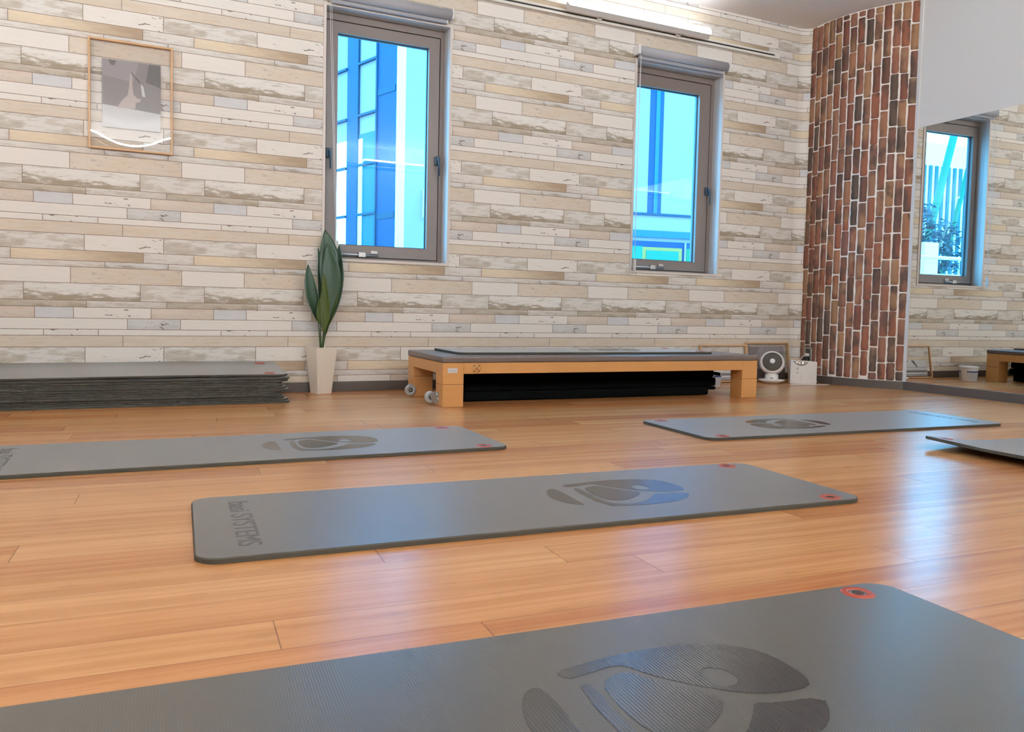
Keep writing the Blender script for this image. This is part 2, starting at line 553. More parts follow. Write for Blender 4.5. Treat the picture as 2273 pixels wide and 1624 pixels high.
def build_back_wall():
    bm = NB()
    boards_mesh(bm, wall_rects(), place_wall, cuts=[XF + i*0.0157 for i in range(0, 8)])
    n0 = len(bm.faces)
    # masonry behind the paper, with the two window holes
    xs = [XL, WIN[0]['x0'], WIN[0]['x1'], WIN[1]['x0'], WIN[1]['x1'], 5.6]
    y0, y1 = YB+0.002, YB+0.20
    for i in range(5):
        if i in (1, 3):
            h = WIN[0 if i == 1 else 1]
            b_box(bm, (xs[i], y0, -0.05), (xs[i+1], y1, h['z0']), 1)
            b_box(bm, (xs[i], y0, h['z1']), (xs[i+1], y1, 3.05), 1)
        else:
            xe = xs[i+1] if i < 4 else XF
            b_box(bm, (xs[i], y0, -0.05), (xe, y1, 3.05), 1)
    b_box(bm, (XF, YB+0.08, -0.05), (5.7, y1, 3.05), 1)
    return struct('wall_back', bm, [M['paper'], M['plaster']], 'back wall papered with bleached weathered timber boards', 'wall', recalc=False)
build_back_wall()

def build_floor():
    bm = NB()
    phi = R(-3.1)
    cs, sn = math.cos(phi), math.sin(phi)
    place = lambda s, t: Vector((s*cs - t*sn, s*sn + t*cs, 0))
    tones = [(198, 139, 87), (193, 131, 79), (204, 147, 94), (184, 120, 71), (210, 154, 101), (178, 114, 67), (196, 135, 83), (201, 143, 89)]
    forced = {3: -0.335, 0: 0.787, -2: 1.55, 7: -0.267, 1: 0.408}
    rnd = random.Random(21)
    rects = []
    for row in range(-26, 32):
        t0, t1 = 1.549 + row*0.125, 1.549 + (row+1)*0.125
        s = -3.6 - rnd.random()*1.5
        js = [s]
        while s < 6.2:
            s += rnd.choice((0.9, 1.2, 1.5, 1.8)) * rnd.uniform(.92, 1.08)
            js.append(s)
        if row in forced:
            k = min(range(len(js)), key=lambda i: abs(js[i]-forced[row]))
            d = forced[row]-js[k]
            js = [j+d for j in js]
        for a, b in zip(js, js[1:]):
            a2, b2 = max(a, -3.0), min(b, 6.2)
            if b2-a2 < 0.01: continue
            rects.append(dict(x0=a2, x1=b2, z0=t0, z1=t1, bx=a, bz=t0, L=b-a, H=0.125, seed=rnd.random()*9, col=lin(rnd.choice(tones))))
    boards_mesh(bm, rects, place)
    b_box(bm, (-3.0, -1.9, -0.10), (6.0, 5.25, -0.004), 0)
    return struct('floor', bm, [M['floor']], 'glossy honey coloured timber board floor', 'floor', recalc=False)
build_floor()

# ceiling and the walls outside the view
bm = NB(); b_box(bm, (XL-.2, YR-.2, ZC), (5.8, YB+.2, ZC+.12)); struct('ceiling', bm, M['ceiling'], 'plain pale grey ceiling', 'ceiling')
bm = NB(); b_box(bm, (XL-.15, YR-.15, -.05), (XL, YB+.2, ZC+.05)); struct('wall_left', bm, M['plaster'], 'plain white wall left of the room', 'wall')
bm = NB(); b_box(bm, (XL-.15, YR-.15, -.05), (5.8, YR, ZC+.05)); struct('wall_rear', bm, M['plaster'], 'plain white wall behind the viewer', 'wall')

# right wall: white plaster carrying the mirror
MLEN = 5.75
def mpt(s, off, z): return E0 + MDIR*s + MNOR*off + Vector((0, 0, z))
def b_slab(bm, s0, s1, o0, o1, z0, z1, mat=0):
    vs = [bm.verts.new(mpt(s, o, z)) for z in (z0, z1) for s, o in ((s0, o0), (s1, o0), (s1, o1), (s0, o1))]
    for q in ((0,3,2,1),(4,5,6,7),(0,1,5,4),(1,2,6,5),(2,3,7,6),(3,0,4,7)):
        bm.faces.new([vs[i] for i in q]).material_index = mat
bm = NB(); b_slab(bm, 0.0, MLEN, -0.15, 0.0, -.05, ZC+.05)
struct('wall_right', bm, M['plaster'], 'plain white wall above and around the big mirror', 'wall')
bm = NB(); b_slab(bm, -0.004, 0.024, 0.0, 0.010, 0.062, ZC-.001)
struct('trim_1', bm, M['plaster'], 'narrow white upright strip between brickwork and mirror', 'trim')
mr = thing('wall_mirror', 'large frameless wall mirror beside the brickwork', 'mirror', mpt(0.026, 0, 0.066))
bm = NB(); b_slab(bm, 0.026, 4.2, 0.0005, 0.006, 0.066, 1.974)
for v in bm.verts: v.co -= mr.location
mk('mirror_glass', bm, M['mirror'], mr)

# baseboards
bm = NB(); b_box(bm, (XL, YB-.012, 0), (XF, YB, .062), bevel=.002)
for i in range(4):
    pass
pts = [place_wall(XF + i*0.0208, 0) for i in range(7)]
for a, b in zip(pts, pts[1:]):
    d = (b-a).normalized(); nrm = Vector((d.y, -d.x, 0))
    q = [a, b, b+nrm*.012, a+nrm*.012]
    lo = [bm.verts.new(p) for p in q]; hi = [bm.verts.new(p+Vector((0, 0, .062))) for p in q]
    for k in range(4): bm.faces.new((lo[k], lo[(k+1) % 4], hi[(k+1) % 4], hi[k]))
    bm.faces.new(hi)
struct('baseboard_back', bm, M['base'], 'dark umber baseboard along the papered back wall', 'baseboard')
bm = NB(); b_slab(bm, 0.0, MLEN, 0.0, 0.012, 0, 0.062)
struct('baseboard_right', bm, M['base'], 'dark umber baseboard under the mirror', 'baseboard')

# ------------------------------------------------------------------ rounded brick corner
def arc_setup(deg=50):
    c = E0 - S0
    Lc = c.length
    th = R(deg)
    rad = Lc/2/math.sin(th/2)
    a0 = math.atan2(c.y, c.x) - th/2
    cen = S0 + rad*Vector((-math.sin(a0), math.cos(a0), 0))
    return rad, a0, cen, rad*th
ARC_R, ARC_A, ARC_C, ARC_L = arc_setup()
def arc_pt(s, off, z):
    a = ARC_A + s/ARC_R
    n = Vector((math.sin(a), -math.cos(a), 0))
    return ARC_C + (ARC_R + off)*n + Vector((0, 0, z))

def build_bricks():
    bm = NB()
    lc = bm.loops.layers.float_color.new('pcol')
    ls = bm.loops.layers.float.new('pseed')
    rnd = random.Random(5)
    N = 26
    # mortar bed
    for i in range(N):
        s0, s1 = -.024 + (ARC_L+.024)*i/N, -.024 + (ARC_L+.024)*(i+1)/N
        f = bm.faces.new([bm.verts.new(arc_pt(s, 0.0, z)) for s, z in ((s0, .06), (s1, .06), (s1, ZC), (s0, ZC))])
        f.material_index = 1; f.smooth = True
    pr = [arc_pt(ARC_L*i/12, -.004, 0) for i in range(13)] + [Vector((5.42, 4.21, 0)), Vector((5.42, 5.2, 0)), Vector((5.17, 5.2, 0)), Vector((5.17, 5.06, 0))]
    lo = [bm.verts.new(p + Vector((0, 0, -.03))) for p in pr]; hi = [bm.verts.new(p + Vector((0, 0, ZC+.04))) for p in pr]
    for k in range(len(pr)):
        bm.faces.new((lo[k], lo[(k+1) % len(pr)], hi[(k+1) % len(pr)], hi[k])).material_index = 1
    cols = [(142, 94, 76), (132, 84, 68), (148, 108, 86), (120, 76, 64), (154, 108, 82), (100, 70, 60), (138, 98, 80), (156, 118, 88), (88, 76, 68), (142, 88, 68), (124, 86, 76)]
    ncol = 14
    pitch = (ARC_L+.022)/ncol
    for ci in range(ncol):
        s0 = ci*pitch - .022
        z = 0.062 - rnd.random()*0.2
        while z < ZC:
            L = 0.200
            za, zb = max(z, 0.064), min(z+L, ZC-.002)
            if zb - za > 0.02:
                g = 0.0058
                ln, rn = g + rnd.uniform(-.0035, .0025), g + rnd.uniform(-.0035, .0025)
                bz0, bz1 = za + .0045*rnd.uniform(.2, 1.2), zb - .0045*rnd.uniform(.2, 1.2)
                nz = 6
                ts = [i/nz for i in range(nz+1)]
                left = [s0 + ln + rnd.uniform(-.0022, .0022) for _ in ts]
                right = [s0 + pitch - rn + rnd.uniform(-.0022, .0022) for _ in ts]
                cr = .0075
                left[0] += cr; right[0] -= cr; left[-1] += cr; right[-1] -= cr
                th = 0.006 + rnd.uniform(-.001, .002)
                col = lin(rnd.choice(cols)); sd = rnd.random()
                tl = rnd.uniform(-.002, .002)
                zz = [bz0 + (bz1-bz0)*t for t in ts]
                zz[0] += .0; 
                zz.insert(1, bz0+.006); left.insert(1, s0+ln); right.insert(1, s0+pitch-rn)
                zz.insert(len(zz)-1, bz1-.006); left.insert(len(left)-1, s0+ln); right.insert(len(right)-1, s0+pitch-rn)
                n = len(zz)
                A = [bm.verts.new(arc_pt(left[i], 0.0, zz[i])) for i in range(n)]
                D = [bm.verts.new(arc_pt(right[i], 0.0, zz[i])) for i in range(n)]
                ins = lambda i: (.003 if 0 < i < n-1 else .003)
                zi = [zz[0]+.003] + zz[1:-1] + [zz[-1]-.003]
                B = [bm.verts.new(arc_pt(left[i]+ins(i), th+tl, zi[i])) for i in range(n)]
                Cc = [bm.verts.new(arc_pt(right[i]-ins(i), th-tl, zi[i])) for i in range(n)]
                fs = []
                for i in range(n-1):
                    fs.append(bm.faces.new((A[i], B[i], B[i+1], A[i+1])))
                    fs.append(bm.faces.new((B[i], Cc[i], Cc[i+1], B[i+1])))
                    fs.append(bm.faces.new((Cc[i], D[i], D[i+1], Cc[i+1])))
                fs.append(bm.faces.new((A[0], D[0], Cc[0], B[0])))
                fs.append(bm.faces.new((A[-1], B[-1], Cc[-1], D[-1])))
                for f in fs:
                    f.material_index = 0; f.smooth = True
                    for lp in f.loops:
                        lp[lc] = col; lp[ls] = sd
            z += L + rnd.uniform(-.003, .004)
    o = struct('wall_corner', bm, [M['brick'], M['mortar']], 'rounded brick corner of upright reddish bricks in white mortar', 'brick wall', recalc=False)
    return o
build_bricks()
bm = NB()
N = 20
for i in range(N):
    s0, s1 = ARC_L*i/N, ARC_L*(i+1)/N
    q = [arc_pt(s0, 0, 0), arc_pt(s1, 0, 0), arc_pt(s1, .014, 0), arc_pt(s0, .014, 0)]
    lo = [bm.verts.new(p) for p in q]; hi = [bm.verts.new(p+Vector((0, 0, .062))) for p in q]
    for k in range(4): bm.faces.new((lo[k], lo[(k+1) % 4], hi[(k+1) % 4], hi[k]))
    bm.faces.new(hi)
struct('baseboard_corner', bm, M['base'], 'dark umber baseboard curving under the brickwork', 'baseboard')

# ------------------------------------------------------------------ windows
def ring(bm, x0, x1, z0, z1, w, ya, yb, mat=0, ws=None):
    """rectangular frame, width w (or left,right,bottom,top)"""
    l, r, b, t = ws or (w, w, w, w)
    b_box(bm, (x0, ya, z0), (x0+l, yb, z1), mat)
    b_box(bm, (x1-r, ya, z0), (x1, yb, z1), mat)
    b_box(bm, (x0+l, ya, z0), (x1-r, yb, z0+b), mat)
    b_box(bm, (x0+l, ya, z1-t), (x1-r, yb, z1), mat)

def build_window(i, h, sash, glass, label, lever_z, left_lever):
    root = bpy.data.objects.new('window_%d' % (i+1), None)
    COL.objects.link(root)
    tag(root, label, 'window', kind='structure')
    x0, x1, z0, z1 = h['x0'], h['x1'], h['z0'], h['z1']
    bm = NB(); ring(bm, x0, x1, z0, z1, LIP, YB-.008, YB+.03); mk('casing', bm, M['casing'], root)
    bm = NB(); ring(bm, x0+.004, x1-.004, z0+.004, z1-.004, LIP-.004, YB+.03, YB+.135)
    mk('reveal', bm, M['reveal'], root)
    ix0, ix1, iz0, iz1 = x0+LIP, x1-LIP, z0+LIP, z1-LIP
    sx0, sx1, sz0, sz1 = sash
    bm = NB()
    ring(bm, ix0, ix1, iz0, iz1, 0, YB+.098, YB+.19, 0, (max(sx0-ix0-.004, .002), ix1-sx1-.006, sz0-iz0-.006, iz1-sz1-.006))
    mk('outer_frame', bm, M['alu'], root)
    bm = NB(); ring(bm, ix0, ix1, iz0, iz1, 0, YB+.125, YB+.185, 0, (sx0-ix0+.01, ix1-sx1+.01, sz0-iz0+.01, iz1-sz1+.01))
    mk('gasket', bm, M['alu_dark'], root)
    gx0, gx1, gz0, gz1 = glass
    bm = NB()
    ring(bm, sx0, sx1, sz0, sz1, 0, YB+.100, YB+.165, 0, (gx0-sx0, sx1-gx1, gz0-sz0, sz1-gz1))
    mk('sash', bm, M['alu'], root)
    bm = NB(); ring(bm, gx0, gx1, gz0, gz1, .006, YB+.128, YB+.142); mk('glazing_bead', bm, M['alu_dark'], root)
    bm = NB(); b_box(bm, (gx0-.004, YB+.134, gz0-.004), (gx1+.004, YB+.138, gz1+.004)); mk('pane', bm, M['glass'], root)
    # lever handles
    def lever(x, z):
        b = NB()
        b_box(b, (x-.018, YB+.078, z-.030), (x+.018, YB+.101, z+.030), bevel=.004)
        lv = mk('handle', b, M['handle'], root)
        b = NB()
        b_tube(b, [(x, YB+.076, z+.008), (x, YB+.060, z+.004), (x+.003, YB+.054, z-.03), (x+.005, YB+.056, z-.105)], [.009, .009, .007, .005], 8)
        b_box(b, (x-.006, YB+.066, z+.008), (x+.006, YB+.080, z+.028), bevel=.002)
        mk('lever', b, M['handle'], lv)
    lever(sx1-.010, lever_z)
    if left_lever: lever(sx0+.016, lever_z-.02)
    # sliding stay along the sill
    b = NB()
    b_tube(b, [(sx0+.03, YB+.085, iz0+.035), (sx0+.35, YB+.085, iz0+.035)], .0055, 8)
    b_box(b, (sx0+.215, YB+.074, iz0+.020), (sx0+.262, YB+.098, iz0+.052), bevel=.002)
    b_box(b, (sx0+.30, YB+.088, iz0+.045), (sx0+.345, YB+.100, iz0+.066), bevel=.002)
    for k in range(3):
        b_box(b, (sx0+.302, YB+.086, iz0+.048+k*.006), (sx0+.343, YB+.089, iz0+.051+k*.006))
    mk('stay', b, M['steel'], root)
    return root
build_window(0, WIN[0], (1.140, 1.903, .872, 2.362), (1.212, 1.828, .945, 2.292), 'grey framed window behind the potted plant, nearer the hung picture', 1.545, True)
build_window(1, WIN[1], (3.448, 4.208, .885, 2.372), (3.505, 4.105, .958, 2.284), 'grey framed window above the low bench, nearer the brickwork', 1.53, False)

# roller blinds
def build_blind(label, x0, x1, zc, chain_x, chain_end, weight):
    t = thing('roller_blind', label, 'blind', (x0, YB, zc), 0, 'rolled up window blinds')
    y = YB-.048
    P = lambda x, yy, z: (x-x0, yy-YB, z-zc)
    bm = NB()
    b_tube(bm, [P(x0+.02, y, zc), P(x1-.012, y, zc)], .034, 24)
    mk('fabric_roll', bm, M['blind'], t)
    bm = NB()
    b_box(bm, P(x0+.03, y+.006, zc-.056), P(x1-.035, y+.026, zc-.030), bevel=.006)
    bb = mk('bottom_bar', bm, M['blind'], t)
    bm = NB(); b_box(bm, P(x1-.036, y+.005, zc-.055), P(x1-.028, y+.027, zc-.031), bevel=.002); mk('end_cap', bm, M['white'], bb)
    for xa, xb in ((x0, x0+.02), (x1-.012, x1)):
        bm = NB()
        b_box(bm, P(xa, y-.032, zc-.030), P(xb, YB-.001, zc+.036), bevel=.004)
        mk('bracket', bm, M['white'], t)
    # bead chain loop
    bm = NB()
    n = 190
    z_a, z_b = zc-.01, chain_end[1]
    for side in (0, 1):
        for i in range(n):
            f = i/(n-1)
            xx = chain_x + side*.014*(1-.35*f) + (chain_end[0]-chain_x)*f
            yy = y-.016 + .012*side + (.008*math.sin(f*3.1))
            bmesh.ops.create_icosphere(bm, subdivisions=1, radius=.0026, matrix=Matrix.Translation(P(xx, yy, z_a+(z_b-z_a)*f)))
    for side in (0, 1):
        b_tube(bm, [P(chain_x + side*.014, y-.016+.012*side, z_a), P(chain_end[0]+side*.009, y-.016+.012*side, z_b)], .0010, 5)
    ch = mk('bead_chain', bm, M['white'], t, smooth=True)
    bm = NB()
    if weight:
        b_box(bm, P(chain_end[0]-.006, y-.022, z_b-.085), P(chain_end[0]+.012, y+.0, z_b+.004), bevel=.004)
    else:
        b_box(bm, P(chain_end[0]-.004, y-.014, z_b-.050), P(chain_end[0]+.020, y+.004, z_b+.004), bevel=.006)
    mk('chain_weight', bm, M['offwhite'], ch)
    return t
build_blind('rolled grey window blind above the window behind the plant', 1.105, 1.935, 2.478, 1.120, (1.172, .955), False)
build_blind('rolled grey window blind above the window nearer the brickwork', 3.392, 4.252, 2.482, 3.418, (3.418, .940), True)

# ------------------------------------------------------------------ lighting rail and linear lamps
def build_rail(label, x0, x1, y, face, z=2.657, at=None):
    t = thing('lighting_rail', label, 'rail', (x0, y, z))
    if at: t.location = at[0]; t.rotation_euler = (0, 0, at[1])
    bm = NB()
    d = .030*face
    ya, yb = sorted((0.0, d))
    L = x1-x0
    b_box(bm, (0, ya, -.022), (L, yb, -.004), bevel=.002)
    b_box(bm, (0, ya, .008), (L, yb, .022), bevel=.002)
    mk('rail_body', bm, M['rail'], t)
    bm = NB()
    y0, y1 = sorted((0.0, d*.55))
    b_box(bm, (.004, y0, -.006), (L-.05, y1, .010))
    mk('slot', bm, M['dark'], t)
    bm = NB(); y0, y1 = sorted((0.0, d*.98)); b_box(bm, (L-.05, y0, -.008), (L, y1, .012)); mk('end_cap', bm, M['rail'], t)
    return t

def build_lamp(label, x0, L, y, face, zb=2.664, group='linear lamps on the rails', mat='lamp', tl=46, at=None):
    """slim lamp bar standing off the rail on two arms; face is +1/-1 along y into the room"""
    t = thing('linear_lamp', label, 'lamp', (x0, y, zb), 0, group)
    if at: t.location = at[0]; t.rotation_euler = (0, 0, at[1])
    oy = .105*face      # centre of the bar in front of the wall
    # grey housing, open trough section
    bm = NB()
    sec = [(-.026, .030), (-.024, -.012), (.024, -.012), (.026, .030)]
    for x in (0,):
        lo = [bm.verts.new((.0, oy+a, b)) for a, b in sec]
        hi = [bm.verts.new((L, oy+a, b)) for a, b in sec]
        for k in range(4): bm.faces.new((lo[k], lo[(k+1) % 4], hi[(k+1) % 4], hi[k]))
        bm.faces.new(lo); bm.faces.new(list(reversed(hi)))
    ca, sa = math.cos(R(tl)), math.sin(R(tl))*face
    def tilt(v):      # the bar is turned to shine up and into the room
        y_, z_ = v.co.y-oy, v.co.z-.030
        v.co.y, v.co.z = oy + y_*ca + z_*sa, .030 - y_*sa + z_*ca
    for v in bm.verts: tilt(v)
    mk('housing', bm, M['offwhite'], t)
    # rounded diffuser that shines up and into the room
    bm = NB()
    arcs = [(.0255*math.cos(a), .030 + .034*math.sin(a)) for a in [math.pi*k/10 for k in range(11)]]
    rings = []
    for x, sc in ((.002, .72), (.020, 1.0), (L-.020, 1.0), (L-.002, .72)):
        rings.append([bm.verts.new((x, oy + a*(.9 + .1*sc), .030 + (b-.030)*sc)) for a, b in arcs])
    for a, b in zip(rings, rings[1:]):
        for k in range(len(arcs)-1):
            f = bm.faces.new((a[k], a[k+1], b[k+1], b[k])); f.smooth = True
    bm.faces.new(rings[0]); bm.faces.new(list(reversed(rings[-1])))
    for v in bm.verts: tilt(v)
    mk('diffuser', bm, M[mat], t)
    # two arms
    for fx in (.235, .80):
        bm = NB()
        b_tube(bm, [(L*fx, .0305*face, -.006), (L*fx, .060*face, -.006)], .017, 14)
        b_tube(bm, [(L*fx, .058*face, -.006), (L*fx+.012, .090*face, .012)], .007, 10)
        b_box(bm, (L*fx-.004, min(.060*face, .084*face), -.012), (L*fx+.040, max(.060*face, .084*face), .012), bevel=.003)
        mk('arm', bm, M['rail'], t)
    return t
build_rail('white lighting rail along the top of the papered back wall', -2.0, 4.80, YB, -1)
build_lamp('lit linear lamp on the back wall rail above the bench window', 2.775, 1.24, YB, -1)
build_lamp('lit linear lamp on the back wall rail above the hung picture', -0.60, 1.24, YB, -1)
build_rail('white lighting rail on the rear wall behind the viewer', -2.3, 5.0, YR, 1)
for k, (x, lb) in enumerate(((-2.15, 'first'), (-.38, 'second'), (1.38, 'third'), (3.15, 'fourth'))):
    build_lamp('lit linear lamp on the rear wall rail, %s from the left wall' % lb, x, 1.24, YR, 1, mat='lamp_rear', tl=-25)

build_rail('unseen white rail added along the left wall for the fill lamps', 0.0, 6.2, 0, -1, at=((XL, YR+.15, 2.657), R(90)))
for y_, lb in ((.35, 'nearer the viewer'), (3.0, 'nearer the papered back wall')):  # rail and both lamps here are added out of view as fill light
    build_lamp('unseen fill lamp added on the left wall rail, %s' % lb, 0, 1.24, 0, -1, mat='lamp_left_fill', tl=10, at=((XL, y_, 2.664), R(90)))

# ------------------------------------------------------------------ exercise mats
MAT_L, MAT_W, MAT_T = 1.867, 0.575, 0.0125
EMBLEM = [
 [(-0.908,-0.014),(-0.898,0.031),(-0.882,0.066),(-0.864,0.082),(-0.85,0.079),(-0.846,0.05),(-0.848,-0.03),(-0.85,-0.125),(-0.868,-0.115),(-0.89,-0.092),(-0.904,-0.060)],
 [(-0.808,0.118),(-0.752,0.129),(-0.69,0.139),(-0.617,0.142),(-0.547,0.132),(-0.49,0.108),(-0.462,0.072),(-0.454,0.025),(-0.458,-0.025),(-0.474,-0.050),(-0.522,-0.052),(-0.566,-0.041),(-0.606,-0.014),(-0.645,0.022),(-0.678,0.063),(-0.697,0.100),(-0.72,0.107),(-0.757,0.097),(-0.804,0.088)],
 [(-0.76,0.06),(-0.733,0.078),(-0.706,0.083),(-0.686,0.047),(-0.649,0.0),(-0.619,-0.038),(-0.648,-0.072),(-0.695,-0.102),(-0.73,-0.109),(-0.757,-0.094),(-0.769,-0.049),(-0.768,0.01)],
 [(-0.8,0.062),(-0.772,0.070),(-0.779,0.012),(-0.783,-0.076),(-0.771,-0.125),(-0.739,-0.147),(-0.694,-0.146),(-0.644,-0.122),(-0.604,-0.083),(-0.585,-0.060),(-0.562,-0.071),(-0.478,-0.080),(-0.507,-0.125),(-0.545,-0.152),(-0.599,-0.168),(-0.667,-0.174),(-0.731,-0.170),(-0.804,-0.150)],
 [(-0.583+.026*math.cos(k*.449), 0.022+.031*math.sin(k*.449)) for k in range(14)],
]
def smooth_poly(p, it=2):
    for _ in range(it):
        q = []
        n = len(p)
        for i in range(n):
            a, b = p[i], p[(i+1) % n]
            q.append((a[0]*.75+b[0]*.25, a[1]*.75+b[1]*.25)); q.append((a[0]*.25+b[0]*.75, a[1]*.25+b[1]*.75))
        p = q
    return p

def curve_to_mesh(cu, name, mat):
    tmp = bpy.data.objects.new(name, cu)
    COL.objects.link(tmp)
    dg = bpy.context.evaluated_depsgraph_get()
    me = bpy.data.meshes.new_from_object(tmp.evaluated_get(dg))
    bpy.data.objects.remove(tmp)
    me.materials.clear(); me.materials.append(mat)
    for p in me.polygons: p.use_smooth = False
    return me

def flat_mesh(polys, name, mat):
    cu = bpy.data.curves.new(name, 'CURVE')
    cu.dimensions = '2D'; cu.fill_mode = 'BOTH'; cu.extrude = .0002
    for p in polys:
        sp = cu.splines.new('POLY'); sp.points.add(len(p)-1); sp.use_cyclic_u = True
        for q, (x, y) in zip(sp.points, p): q.co = (x, y, 0, 1)
    return curve_to_mesh(cu, name, mat)

def text_mesh(body, size, name, mat, space=1.0, align='CENTER', bold=0.0):
    cu = bpy.data.curves.new(name, 'FONT')
    cu.body = body; cu.size = size; cu.align_x = align; cu.align_y = 'CENTER'; cu.space_character = space
    cu.fill_mode = 'BOTH'; cu.extrude = .0002; cu.offset = bold
    return curve_to_mesh(cu, name, mat)

EMBLEM_ME = flat_mesh([smooth_poly(p, 1) for p in EMBLEM], 'emblem', M['emblem'])
LETTER_ME = text_mesh('basi SYSTEMS', .076, 'lettering', M['lettering'])
xs_ = [v.co.x for v in LETTER_ME.vertices]
LETTER_W = max(xs_) - min(xs_)

def mat_mesh(zfun=None, L=MAT_L, W=MAT_W, T=MAT_T, rc=.055):
    bm = NB()
    us = []
    hl, hw = L/2, W/2
    for k in range(9): us.append(-hl + rc*(1-math.cos(k/8*math.pi/2)))
    us += [-hl + rc + (L-2*rc)*k/28 for k in range(1, 28)]
    us += [-u for u in reversed(us[:9])]
    vf = [-1, -.85, -.6, -.3, 0, .3, .6, .85, 1]
    e = .003
    prev = None
    for u in us:
        d = max(0.0, abs(u)-(hl-rc))
        w = hw - rc + math.sqrt(max(rc*rc-d*d, 0.0))
        z = lambda v: zfun(u, v) if zfun else 0.0
        rg = []
        for f in vf:
            y = f*w
            yt = f*(w-e)
            ut = u if abs(u) < hl-e else math.copysign(hl-e, u)
            rg.append(((u, y, z(y)), (ut, yt, z(yt)+T)))
        sd0, sd1 = (u, -w, z(-w)+T-e), (u, w, z(w)+T-e)
        ring_ = [rg[i][0] for i in range(len(vf))] + [sd1] + [rg[i][1] for i in reversed(range(len(vf)))] + [sd0]
        vs = [bm.verts.new(p) for p in ring_]
        if prev:
            n = len(vs)
            for k in range(n):
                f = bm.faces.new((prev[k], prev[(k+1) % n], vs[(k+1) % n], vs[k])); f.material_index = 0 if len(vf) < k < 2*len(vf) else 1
        else:
            bm.faces.new(vs).material_index = 1
        prev = vs
    bm.faces.new(list(reversed(prev))).material_index = 1
    return bm

def add_grommets(root, zfun=None, T=MAT_T):
    for v in (-.245, .245):
        u = MAT_L/2 - .098
        bm = NB()
        prof = [(.0165, -.006), (.0165, .0008), (.0195, .0024), (.0285, .0020), (.0322, .0004), (.0322, -.001)]
        b_lathe(bm, prof, 28)
        b_lathe(bm, [(0, .0003), (.0165, .0003)], 28, 1)
        b_lathe(bm, [(.0130, .0003), (.0140, .0007), (.0150, .0003)], 28, 2)
        z = zfun(u, v) if zfun else 0.0
        g = mk('grommet', bm, [M['orange'], M['soil'], M['steel']], root, loc=(u, v, T+z+.0002))
        tag(g, 'orange plastic grommet')

def add_prints(root, zfun=None, emblem=True, letters=True, T=MAT_T):
    def inst(me, name, loc, rot, fix):
        me2 = me
        if zfun and fix:
            me2 = me.copy()
            c, s = math.cos(rot), math.sin(rot)
            for v in me2.vertices:
                x, y = v.co.x*c - v.co.y*s + loc[0], v.co.x*s + v.co.y*c + loc[1]
                v.co.z += zfun(x, y)
        o = bpy.data.objects.new(name, me2)
        COL.objects.link(o); o.parent = root
        o.location = (loc[0], loc[1], T+.0004); o.rotation_euler = (0, 0, rot)
        return o
    if emblem: tag(inst(EMBLEM_ME, 'emblem', (MAT_L/2, .015), 0, True), 'darker smooth pressed emblem')
    if letters:
        o = inst(LETTER_ME, 'lettering', (-MAT_L/2+.115, 0.0), R(-90), True)
        o.scale = (.42/LETTER_W, 1.0, 1)
        tag(o, 'dark printed lettering across the end')

def floor_mat(label, cx, cy, ang, flip=False, zfun=None, z=0.0006, group='exercise mats laid out on the floor', **kw):
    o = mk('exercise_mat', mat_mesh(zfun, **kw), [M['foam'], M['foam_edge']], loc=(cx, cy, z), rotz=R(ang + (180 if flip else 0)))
    tag(o, label, 'mat', group)
    add_grommets(o, zfun)
    add_prints(o, zfun)
    return o

def end_centre(px, py, ang):      # mat centre from the middle of its grommet end
    return px - MAT_L/2*math.cos(R(ang)), py - MAT_L/2*math.sin(R(ang))
cx, cy = end_centre(2.0015, 1.957, -3.0)
floor_mat('grey exercise mat with lettering, both ends in view, in the middle of the floor', cx, cy, -3.0)
cx, cy = end_centre(1.360, 3.105, -.8)
floor_mat('grey exercise mat on the floor in front of the low bench and mat stack', cx, cy, -.8)
cx, cy = end_centre(1.372, .842, -3.4)
floor_mat('big grey exercise mat filling the foreground nearest the viewer', cx, cy, -3.4)
floor_mat('grey exercise mat on the floor between the bench foot and the mirror wall', 3.2135, 2.962, -3.0, True)
curl = lambda u, v: .030*max(0.0, (u - .45)/.48)**2 * (1.0 + .35*max(0, -v/.28)) + .0015
floor_mat('grey exercise mat with curled up corner, cut by the right picture edge', 3.035+.93, 1.965, -3.3, True, curl)

